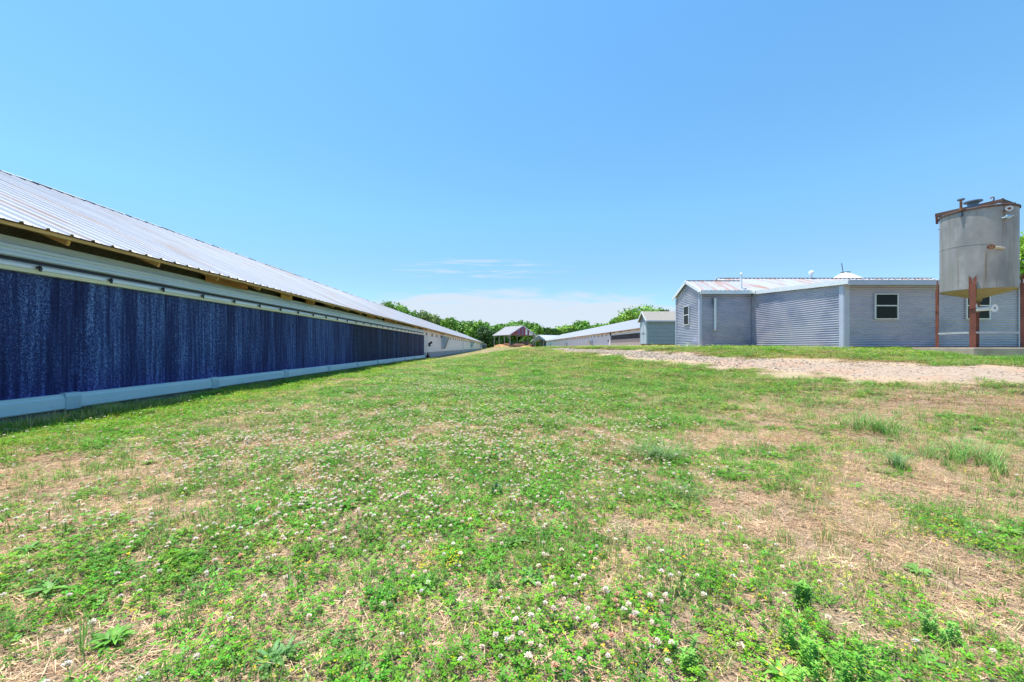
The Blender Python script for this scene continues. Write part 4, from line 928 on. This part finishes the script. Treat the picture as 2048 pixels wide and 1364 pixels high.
    MB().tube(p, e, .06, n=18, cap=False).tube(p+Vector((0,0,.05)), p+Vector((0,0,.16)), .04, n=12).build('cross_pipe', M['pvc'], ot, True)
    dv = (e-p).normalized(); MB().lathe([(.045, -.05), (.045, .03), (.105, .03), (.105, .0), (.06, -.01)], e, 24, axis=dv).build('cross_flange', M['pvc'], ot)
    # legs: angle iron with V-cut gusset heads
    u = Vector((-.757, -.653, 0)); w = Vector((-.653, .757, 0)); zt_, zb = z0+.28, 1.13
    for nm, d, sh in (('near', u, -.06), ('left', w, 0), ('far', -u, .0), ('right', -w, 0)):
        c = TC+d*.785+w*(.10 if nm == 'near' else 0); m = MB(); r_ = Vector((-d.y, d.x, 0)); hw = .058 if nm == 'near' else .046
        top = z0+.13; topw = z0+.38
        k = hw
        # box column
        m.beam((c.x, c.y, zb), (c.x, c.y, top), k*2, k*1.6, up=d)
        m.box(c.x-.11, c.x+.11, c.y-.11, c.y+.11, zb-.005, zb+.012)
        for sg in (-1, 1):      # V-notched saddle wings against the shell
            a_ = c+r_*(sg*(k+.012))-d*.02; b_ = c+r_*(sg*.006)+d*(-.03)
            th = d*.014
            V = [(a_.x, a_.y, z0-.25), (a_.x, a_.y, topw), (b_.x, b_.y, topw-.12), (b_.x, b_.y, z0-.25)]
            V2 = [(x+d.x*.03, y+d.y*.03, z) for x, y, z in V]
            m.add(V+V2, [(0,1,2,3),(7,6,5,4),(0,4,5,1),(1,5,6,2),(2,6,7,3),(3,7,4,0)])
        m.beam((c.x+d.x*.01, c.y+d.y*.01, z0-.55), (c.x+d.x*.01, c.y+d.y*.01, z0-.54), k*2.4, k*1.9, up=d)
        lg = m.build('leg', M['rust'], t)
    zb_ = E+.40
    L = TC+w*.785; Nn = TC+u*.785+w*.10; Rg = TC-w*.785; Fa = TC-u*.785
    for a, b in ((L, Nn), (Nn, Rg), (Rg, Fa), (Fa, L)):
        d = (b-a).normalized(); MB().beam((a.x+d.x*.06, a.y+d.y*.06, zb_), (b.x-d.x*.08, b.y-d.y*.08, zb_), .05, .05).build('brace', M['lumber'], t)
tank()
def slab():
    m = MB(); P = SLAB; V = [(x, y, .5) for x, y in P]+[(x, y, 1.118) for x, y in P]
    c = [sum(p[i] for p in P)/4 for i in (0, 1)]
    V += [(c[0]+(x-c[0])*.99, c[1]+(y-c[1])*.99, 1.130) for x, y in P]
    m.add(V, [(8,9,10,11)]+[(i, (i+1) % 4, 4+(i+1) % 4, 4+i) for i in range(4)]+[(4+i, 4+(i+1) % 4, 8+(i+1) % 4, 8+i) for i in range(4)])
    tag(m.build('concrete_slab', M['slab']), 'stained concrete slab under the tank legs', 'slab')
slab()

# ================================================================== small shed
def shed():
    t = thing('storage_shed', (15.5, 39, 1.1), 'small grey-blue storage shed with pale double doors and shingle roof', 'shed')
    x0, x1, y0, y1, z0, z1 = 14.0, 19.4, 38.0, 39.95, 1.43, 3.68; zr = 4.62; ym = (y0+y1)/2
    m = MB(); n = 6; dz = (z1-z0)/n; prof = []
    for i in range(n): prof += [(y0-.03, z0+i*dz), (y0-.012, z0+(i+1)*dz-.03), (y0+.0, z0+(i+1)*dz-.02)]
    prof += [(y0+.06, z1), (y0+.06, z0)]
    m.prism(prof, lambda p, q: (x0+.12, p, q), lambda p, q: (x1, p, q)); m.build('front_siding', M['shedwall'], t)
    m = MB(); m.prism([(y0, z0), (y1, z0), (y1, z1), (ym, zr-.12), (y0, z1)], lambda p, q: (x0, p, q), lambda p, q: (x0+.05, p, q)); m.build('gable_wall', M['shedwall'], t)
    m = MB(); m.prism([(y0, z0), (y1, z0), (y1, z1), (ym, zr-.12), (y0, z1)], lambda p, q: (x1, p, q), lambda p, q: (x1+.05, p, q)); m.box(x0+.05, x1, y1-.05, y1, z0, z1); m.build('back_wall', M['shedwall'], t)
    m = MB(); m.box(x0-.012, x0+.12, y0-.04, y0-.03, z0, z1); m.box(x0-.02, x0, y0-.03, y0+.10, z0, z1); m.build('corner_board', M['shedwall'], t); MB().box(x0-.02, x0, y1-.1, y1, z0, z1).build('corner_board', M['shedwall'], t)
    for (a, b) in ((y0+.14, ym-.01), (ym+.01, y1-.14)):
        d = MB().box(x0-.03, x0-.002, a, b, z0+.04, z1-.12).build('door', M['sheddoor'], t)
        q = MB(); q.box(x0-.05, x0-.032, a, a+.09, z0+.04, z1-.12); q.box(x0-.05, x0-.032, b-.09, b, z0+.04, z1-.12)
        for zz in (z0+.04, (z0+z1)/2-.1, z1-.22): q.box(x0-.05, x0-.032, a+.09, b-.09, zz, zz+.1)
        q.build('door_trim', M['trim'], d)
        q = MB(); h = b-.13 if b < ym+.1 else a+.13; q.box(x0-.075, x0-.052, h-.02, h+.02, z0+.95, z0+1.15); q.build('handle', M['black'], d)
    m = MB()
    for sg in (-1, 1):
        ye = ym+sg*(ym-y0+.22); m.add([(x0-.2, ye, z1-.02), (x1+.2, ye, z1-.02), (x1+.2, ym, zr), (x0-.2, ym, zr), (x0-.2, ye, z1-.07), (x1+.2, ye, z1-.07), (x1+.2, ym, zr-.06), (x0-.2, ym, zr-.06)], [(0,1,2,3),(4,5,6,7),(0,1,5,4),(1,2,6,5),(0,3,7,4)])
    m.build('roof', M['shingle'], t)
    m = MB(); m.box(x0-.2, x1+.2, y0-.25, y0-.222, z1-.14, z1-.015); m.build('fascia', M['trim'], t)
    m = MB()
    for sg in (-1, 1): m.beam((x0-.22, ym+sg*(ym-y0+.24), z1-.08), (x0-.22, ym, zr-.06), .03, .14)
    m.build('rake_trim', M['trim_w'], t)
    for x in (14.2, 15.9, 17.6, 19.2):
        for y in (38.15, 39.8): MB().box(x-.1, x+.1, y-.1, y+.1, 1.0, 1.36).build('foundation_block', M['block'], t)
    MB().box(x0+.05, x1, y0+.05, y1-.05, 1.36, 1.43).build('floor_frame', M['wood_dark'], t)
shed()

# ================================================================== open pole barn, porch building, piles
def pole_barn():
    zg = 1.12; r = Vector((-.533, .846, 0)); c = Vector((.846, .533, 0)); P = Vector((7.35, 133, 0)); L = 10.2; hw = 5.1; ze = E+4.15; zr = E+7.15
    t = thing('pole_barn', (P.x, P.y, zg), 'open-sided pole barn with red, blue and white patched gable', 'barn')
    def w(a, b, z): q = P+c*a+r*b; return (q.x, q.y, z)
    m = MB()
    for sg in (-1, 1):
        sheet_roof(m, w(sg*hw*1.08, -.5, ze-.2), w(sg*hw*1.08, L, ze-.2), Vector(w(0, 0, zr))-Vector(w(sg*hw*1.08, 0, ze-.2)), None, sp=.6, rib=.03, rw=.06)
    m.build('roof', M['roof_shelter'], t)
    m = MB()
    for sg in (-1, 1): m.beam(w(sg*hw*1.1, -.55, ze-.28), w(0, -.55, zr-.06), .08, .25)
    m.build('rake_board', M['whitep'], t)
    cols = ['red', 'red', 'red', 'bluep', 'red', 'bluep', 'red', 'whitep', 'red', 'whitep', 'whitep', 'red']; n = len(cols); x0, x1 = -hw*.82, hw*.98
    zb = ze-.25
    for i, k in enumerate(cols):
        a, b = x0+(x1-x0)*i/n, x0+(x1-x0)*(i+1)/n; tp = lambda v: zr-.15-(zr-ze)*abs(v)/hw
        pts = [(a, zb+.15*((i*7) % 3)), (b, zb+.15*((i*7) % 3)), (b, max(tp(b), zb+.35))]
        if a < 0 < b: pts.append((0, tp(0)))
        pts.append((a, max(tp(a), zb+.35)))
        MB().prism(pts, lambda p, q: w(p, -.3, q), lambda p, q: w(p, -.24, q)).build('gable_panel', M[k], t)
    for b in (0, 3.3, 6.6, L-.4):
        for a in (-hw*.95, hw*.95):
            m = MB(); m.beam(w(a, b, zg-.2), w(a, b, ze), .28, .28)
            if b == 0: sgn = 1 if a < 0 else -1; m.beam(w(a, b, ze-1.6), w(a-sgn*1.3, b, ze-.15), .16, .16)
            m.build('post', M['post'], t)
    m = MB()
    for a in (-hw*.95, hw*.95): m.beam(w(a, -.4, ze-.15), w(a, L, ze-.15), .12, .3)
    for b in (0, 3.3, 6.6, L-.4):
        m.beam(w(-hw, b, ze-.1), w(hw, b, ze-.1), .1, .2)
    m.build('header_beam', M['post'], t)
pole_barn()
def porch():
    zg = 1.11; P = Vector((17.3, 175, 0)); r = Vector((.8, .6, 0)); c = Vector((.6, -.8, 0)); hw = 5.2; L = 34; ze = E+2.7; zr = E+5.3
    t = thing('porch_building', (P.x, P.y, zg), 'far white-roofed building with an open-fronted grey gable porch', 'building')
    def w(a, b, z): q = P+c*a+r*b; return (q.x, q.y, z)
    m = MB()
    for sg in (-1, 1): sheet_roof(m, w(sg*hw, -.4, ze-.1), w(sg*hw, L, ze-.1), Vector(w(0, 0, zr))-Vector(w(sg*hw, 0, ze-.1)), None, sp=.9, rib=.03, rw=.06)
    m.build('roof', M['roof_far'], t)
    MB().prism([(-hw+.3, ze+.1), (-hw*.55, ze+.1), (0, ze+.9), (hw*.55, ze+.1), (hw-.3, ze+.1), (0, zr-.15)], lambda p, q: w(p, -.1, q), lambda p, q: w(p, 0, q)).build('gable_panel', M['greyp'], t)
    m = MB()
    for sg in (-1, 1): m.beam(w(sg*hw*1.02, -.45, ze-.15), w(0, -.45, zr), .1, .28)
    m.build('rake_board', M['whitep'], t)
    for a in (-hw+.4, -hw*.5, hw*.5, hw-.4): MB().beam(w(a, 0, zg-.2), w(a, 0, ze+.1), .22, .22).build('post', M['whitep'] if a > 3 else M['post'], t)
    MB().prism([(-hw+.2, zg-.1), (hw-.2, zg-.1), (hw-.2, ze), (0, zr-.3), (-hw+.2, ze)], lambda p, q: w(p, 5, q), lambda p, q: w(p, L-1, q)).build('enclosed_wall', M['louvre'], t)
porch()
M['clay'] = mat('orange_clay', (.38,.16,.07), .95, var=(.44,.22,.11), vscale=1.2, bump=.6, bscale=4)
M['hay'] = mat('yellow_straw', (.46,.32,.09), .95, var=(.38,.26,.08), vscale=2, bump=.7, bscale=6)
M['brown'] = mat('red_brown_mulch', (.20,.09,.05), .95, var=(.13,.07,.05), vscale=1.3, bump=.8, bscale=5)
lump('clay_mound', (-.1, 129.5, 1.1), 1.9, 1.8, .85, M['clay'], 'orange clay mound at the left posts of the open pole barn', 'mound', 1)
lump('straw_pile', (.6, 126, 1.05), 2.2, 1.4, .5, M['hay'], 'yellow straw pile in front of the orange clay mound', 'straw pile', 2)
lump('mulch_pile', (4.4, 131.5, 1.0), 3.4, 2.0, 1.7, M['brown'], 'red-brown pile under the near posts of the open pole barn', 'pile', 3)
lump('mulch_pile', (8.2, 134, 1.0), 3.6, 2.2, 1.75, M['brown'], 'red-brown pile under the right side of the pole barn beside the porch building', 'pile', 4)
lump('straw_pile', (8.4, 128.5, 1.05), 1.9, 1.2, .5, M['hay'], 'small yellow straw pile left of the grey gable porch', 'straw pile', 5)

# ================================================================== trees
def tree(X, Y, h, r, label, tone=0, n=1500, leaf=.62, seed=1, name='leafy_tree', cz=.54, group='trees beyond the barns', zg=1.05, trunk=True):
    g = np.random.default_rng(seed)
    t = thing(name, (X, Y, zg), label, 'tree', group)
    nb = 26; lob = []
    for i in range(nb):
        a = g.uniform(0, 6.3); e = g.uniform(-.9, 1); rr = r*g.uniform(.35, .80)*math.sqrt(max(0, 1-e*e*.75)); q = r*g.uniform(.26, .46)
        lob.append((rr*math.cos(a), rr*math.sin(a), h*cz+e*(h*(1-cz)-q*.9) if e > 0 else h*cz+e*(h*cz*.85), q, g.uniform(.72, 1.28)))
    base = [(.16,.34,.045), (.12,.27,.045), (.23,.40,.05), (.07,.15,.05), (.26,.37,.14)][tone]
    quad = np.array([(-.5,-.35,0),(.5,-.42,0),(.42,.45,0),(-.45,.38,0)])
    V = []; K = []
    w = np.array([l_[3]**2 for l_ in lob]); w /= w.sum(); idx = g.choice(nb, n, p=w)
    L_ = np.array(lob)[idx]; d = g.normal(0, 1, (n, 3)); d /= np.linalg.norm(d, axis=1)[:, None]
    rad = L_[:, 3]*(.55+.5*g.random(n)**.6)*(1+.18*g.normal(0, 1, n)); c = L_[:, :3]+d*rad[:, None]*np.array((1, 1, .85))
    nr = d+g.normal(0, .55, (n, 3)); nr /= np.linalg.norm(nr, axis=1)[:, None]
    u = np.cross(nr, g.normal(0, 1, (n, 3))); u /= np.linalg.norm(u, axis=1)[:, None]; v = np.cross(nr, u); s = leaf*g.uniform(.6, 1.35, n)
    V = c[:, None, :]+(quad[None, :, 0:1]*u[:, None]+quad[None, :, 1:2]*v[:, None])*s[:, None, None]
    V = V.reshape(-1, 3)+np.array((X, Y, zg)); keep = None
    col = np.array(base)[None]*L_[:, 4:5]*g.uniform(.75, 1.3, (n, 1))*np.c_[g.uniform(.85, 1.25, n), np.ones(n), g.uniform(.8, 1.2, n)]
    B = Bulk(); B.V = [V.astype(np.float32)]; B.F = [np.arange(4*n, dtype=np.int32).reshape(-1, 4)]; B.K = [np.repeat(col, 4, 0).astype(np.float32)]; B.n = 4*n
    B.build('crown', M['leaf'], t)
    if trunk:
        m = MB(); tr = r*.055+.08; a = Vector((X, Y, zg-.3)); b = Vector((X+g.uniform(-.4, .4), Y, zg+h*.35)); m.tube(a, b, tr, tr*.7, n=10)
        c2 = Vector((b.x+g.uniform(-.5, .5), b.y, zg+h*.72)); m.tube(b, c2, tr*.7, tr*.25, n=8)
        for i in range(6):
            l_ = lob[i]; s_ = b.lerp(c2, g.uniform(0, .8)); m.tube(s_, (X+l_[0], Y+l_[1], zg+l_[2]), tr*.32, tr*.08, n=6)
        m.build('trunk', M['bark'], t)
    return t
def px(x, y, Y): return ((x-1000)/800*Y, Y, (694-y)*Y/800)
# x on the skyline, crown top, distance, crown half-width (m), tone, label
TREES = [
 (748,612,185,6.5,1,'tall tree mostly hidden behind the left barn roof'),(786,602,185,8,0,'round-topped tall tree rising highest above the left barn roof'),(822,618,192,5,1,'narrow tree stepping down right of the tallest tree over the left barn roof'),
 (852,619,200,7,4,'pale grey-green tree alone above the left barn roof'),(878,634,205,6,2,'yellow-green tree just right of the pale grey-green tree'),(905,634,200,7.5,0,'broad mid-green tree over the middle of the left barn roof'),
 (930,641,196,6,1,'darker narrow tree between two broad ones above the left barn roof'),(955,640,190,7.5,0,'bright round tree directly above the far end of the left barn'),(972,652,182,5,3,'dark blue-green tree standing at the far end of the left barn'),
 (990,650,200,6,1,'dark tree left behind the open pole barn'),(1003,647,208,6.5,0,'tree behind the left end of the pole barn roof'),(1020,645,206,6,1,'tree behind the middle of the pole barn roof'),(1034,640,210,6.5,0,'taller tree just behind the pole barn peak'),
 (1050,641,204,5.5,1,'tree behind the right slope of the pole barn roof'),(1066,648,200,6,0,'round tree right of the pole barn gable'),(1088,655,214,6.5,4,'pale round tree above the grey gable porch'),(1108,658,222,5,1,'small tree in the dip right of the pale round tree'),
 (1128,649,212,7,2,'yellow-green rounded tree above the porch building roof'),(1146,651,216,5.5,0,'green tree left of the pointed one above the right barn'),(1161,640,214,6.5,0,'pointed tree above the middle of the right barn roof'),(1183,647,210,6.5,1,'tree just right of the pointed tree over the right barn'),
 (1205,647,206,6,0,'low tree where the skyline dips above the right barn'),(1224,640,200,6.5,2,'tree starting the climb towards the big tree behind the shed'),(1243,630,196,6.5,0,'tree at the left foot of the big tree behind the shed'),
 (1283,608,190,10.5,0,'big domed tree behind the small grey shed'),(1262,617,186,6.5,2,'tree leaning against the left side of the big domed tree'),(1312,613,196,7.5,1,'tree at the right shoulder of the big domed tree'),(1336,620,205,6,3,'dark tree top just left of the corrugated annexe'),]
for i, (x, y, Y, r, tn, lb) in enumerate(TREES):
    X, _, h = px(x, y, Y); tree(X, Y, h+.2, r, lb, tn, n=3600, leaf=.78, seed=100+i)
tree(42.2, 30.0, 9.6, 3.4, 'leafy tree at the right edge behind the tank', 2, n=9000, leaf=.24, seed=61, name='leafy_tree', group='trees near the tank')
for i, (X, Y, h, r, lb) in enumerate(((6, -42, 11, 6, 'dark tree reflected in the left front window of the corrugated building'), (19, -38, 12, 6, 'dark tree reflected in the right front window of the corrugated building'), (-8, -46, 11, 6, 'tree across the yard behind the viewer near the left barn'), (32, -36, 12, 6, 'tree across the yard behind the viewer beyond the tank'))):
    tree(X, Y, h, r, lb, 1, n=2200, leaf=.7, seed=70+i, group='trees across the yard', zg=gz(X, Y).item())
def understory():
    g = np.random.default_rng(33); B = Bulk(); n = 26000
    X = g.uniform(-75, 95, n); Y = 214+g.uniform(-6, 12, n)+np.abs(X-10)*-.18; hz = 6+5.5*fbm(X*.12+5, Y*.0+1, 3); Z = 1.0+hz*g.random(n)**.8
    quad = np.array([(-.5,0,-.4),(.5,.1,-.42),(.42,0,.45),(-.45,-.1,.38)]); c = np.array((.09,.19,.04))[None]*g.uniform(.6, 1.7, (n, 1))*np.c_[g.uniform(.9, 1.3, n), np.ones(n), g.uniform(.8, 1.2, n)]
    B.inst(quad, np.array([(0,1,2,3)]), np.ones((4, 3)), np.c_[X, Y, Z], g.uniform(-1.2, 1.2, n), g.uniform(.6, 1.5, n), c)
    tag(B.build('undergrowth', M['leaf']), 'continuous dark bushes and undergrowth at the foot of the far tree line', 'undergrowth', kind='stuff')
understory()

# ================================================================== individual weeds in the foreground
def weeds():
    g = np.random.default_rng(55)
    def put(name, cat, label, X, Y, parts, group=None):
        B = Bulk(); z = float(gz(X, Y))
        for (tp, m, rad, sc, col) in parts:
            a = g.uniform(0, 6.3, m); q = rad*np.sqrt(g.random(m)); x = X+q*np.cos(a); y = Y+q*np.sin(a)
            B.inst(*tp, P3(x, y), g.uniform(0, 6.3, m), sc*g.uniform(.75, 1.2, m), tint(g, m, col, .2, .08))
        o = B.build(name, M['grass']); o.data.transform(__import__('mathutils').Matrix.Translation((-X, -Y, -z))); o.location = (X, Y, z); tag(o, label, cat, group)
    ro = rosette(g, 12, .085, .011, .9); ro2 = rosette(g, 9, .10, .017, .6); gt = blade_tuft(g, 26, .05, .20, .006, spread=.9, segs=4); gl = blade_tuft(g, 34, .10, .20, .007, spread=1.8, segs=4)
    def stem(n, h, L, w):
        V = []; F = []; K = []
        for i in range(n):
            t = (i+1)/n; v, f, k = rosette(g, 4, L*(1-.45*t), w, .8, 2); b = sum(len(q) for q in V); a = g.uniform(0, 6.3); c, s = math.cos(a), math.sin(a)
            v = np.c_[v[:, 0]*c-v[:, 1]*s, v[:, 0]*s+v[:, 1]*c, v[:, 2]+h*t]; V.append(v); F.append(f+b); K.append(k*(.85+.3*t))
        return np.concatenate(V), np.concatenate(F), np.concatenate(K)
    st = stem(9, .11, .036, .0042); st2 = stem(8, .08, .034, .005)
    wg = 'broad-leaved weeds in the foreground lawn'
    gp = lambda x, y: ((x-1000)/800*(1.03*800/(y-694)), 1.03*800/(y-694))
    put('bushy_weed', 'weed', 'largest bushy bright green weed clump in the bottom right foreground', 1.03, 1.27, [(st, 26, .15, .85, (.18,.40,.05)), (ro, 5, .14, .8, (.18,.4,.06))], wg)
    put('bushy_weed', 'weed', 'bushy weed at the bottom edge left of the largest clump', .62, 1.33, [(st2, 8, .05, .7, (.20,.42,.07)), (ro, 2, .03, .6, (.22,.4,.08))], wg)
    put('bushy_weed', 'weed', 'upright leafy weed alone in the lawn at the bottom centre', -.03, 1.72, [(st, 4, .025, .8, (.14,.34,.06))], wg)
    put('bushy_weed', 'weed', 'pale leafy weed near the right edge at the bottom', 1.62, 1.48, [(st2, 10, .05, .8, (.20,.42,.08))], wg)
    put('bushy_weed', 'weed', 'small round weed between the largest clump and the pale weed', 1.22, 1.62, [(st2, 6, .05, 1.0, (.13,.32,.05))], wg)
    put('rosette_weed', 'weed', 'broad-leaved rosette weed left of the bottom centre among clover', *gp(855,1165), [(ro2, 2, .03, .8, (.17,.33,.10))], wg)
    put('rosette_weed', 'weed', 'spiky bright rosette weed near the bottom left corner', *gp(215,1265), [(ro, 3, .03, .75, (.16,.36,.05)), (ro2, 1, .02, .6, (.22,.36,.12))], wg)
    put('rosette_weed', 'weed', 'rosette weed on dry ground at the bottom edge, left of centre', *gp(560,1310), [(ro, 2, .03, .8, (.16,.33,.10)), (ro2, 1, .05, .6, (.24,.36,.16))], wg)
    put('rosette_weed', 'weed', 'sprawling dark rosette weed in the left middle of the lawn', *gp(370,1105), [(ro2, 9, .09, .62, (.14,.31,.05))], wg)
    put('rosette_weed', 'weed', 'small dark rosette weed above the left centre clover', *gp(990,980), [(st2, 6, .07, .9, (.09,.24,.05))], wg)
    put('grass_clump', 'grass clump', 'big arching clump of coarse pale grass right of centre', *gp(1315,915), [(gl, 5, .16, 1.1, (.22,.34,.14))], 'coarse grass clumps')
    put('grass_clump', 'grass clump', 'arching grass clump below the big pale one', *gp(1365,985), [(gl, 3, .08, .8, (.17,.31,.09))], 'coarse grass clumps')
    put('grass_clump', 'grass clump', 'upright blue-green grass clump in the dry right side', *gp(1785,935), [(gt, 4, .05, 1.0, (.17,.32,.15))], 'coarse grass clumps')
    put('grass_clump', 'grass clump', 'wide green grass clump near the right edge below the track', 4.15, 3.55, [(gt, 14, .32, 1.1, (.20,.38,.10))], 'coarse grass clumps')
    put('grass_clump', 'grass clump', 'tall grass clump below the track at the right', 4.4, 4.7, [(gt, 12, .3, 1.2, (.20,.38,.10))], 'coarse grass clumps')
weeds()
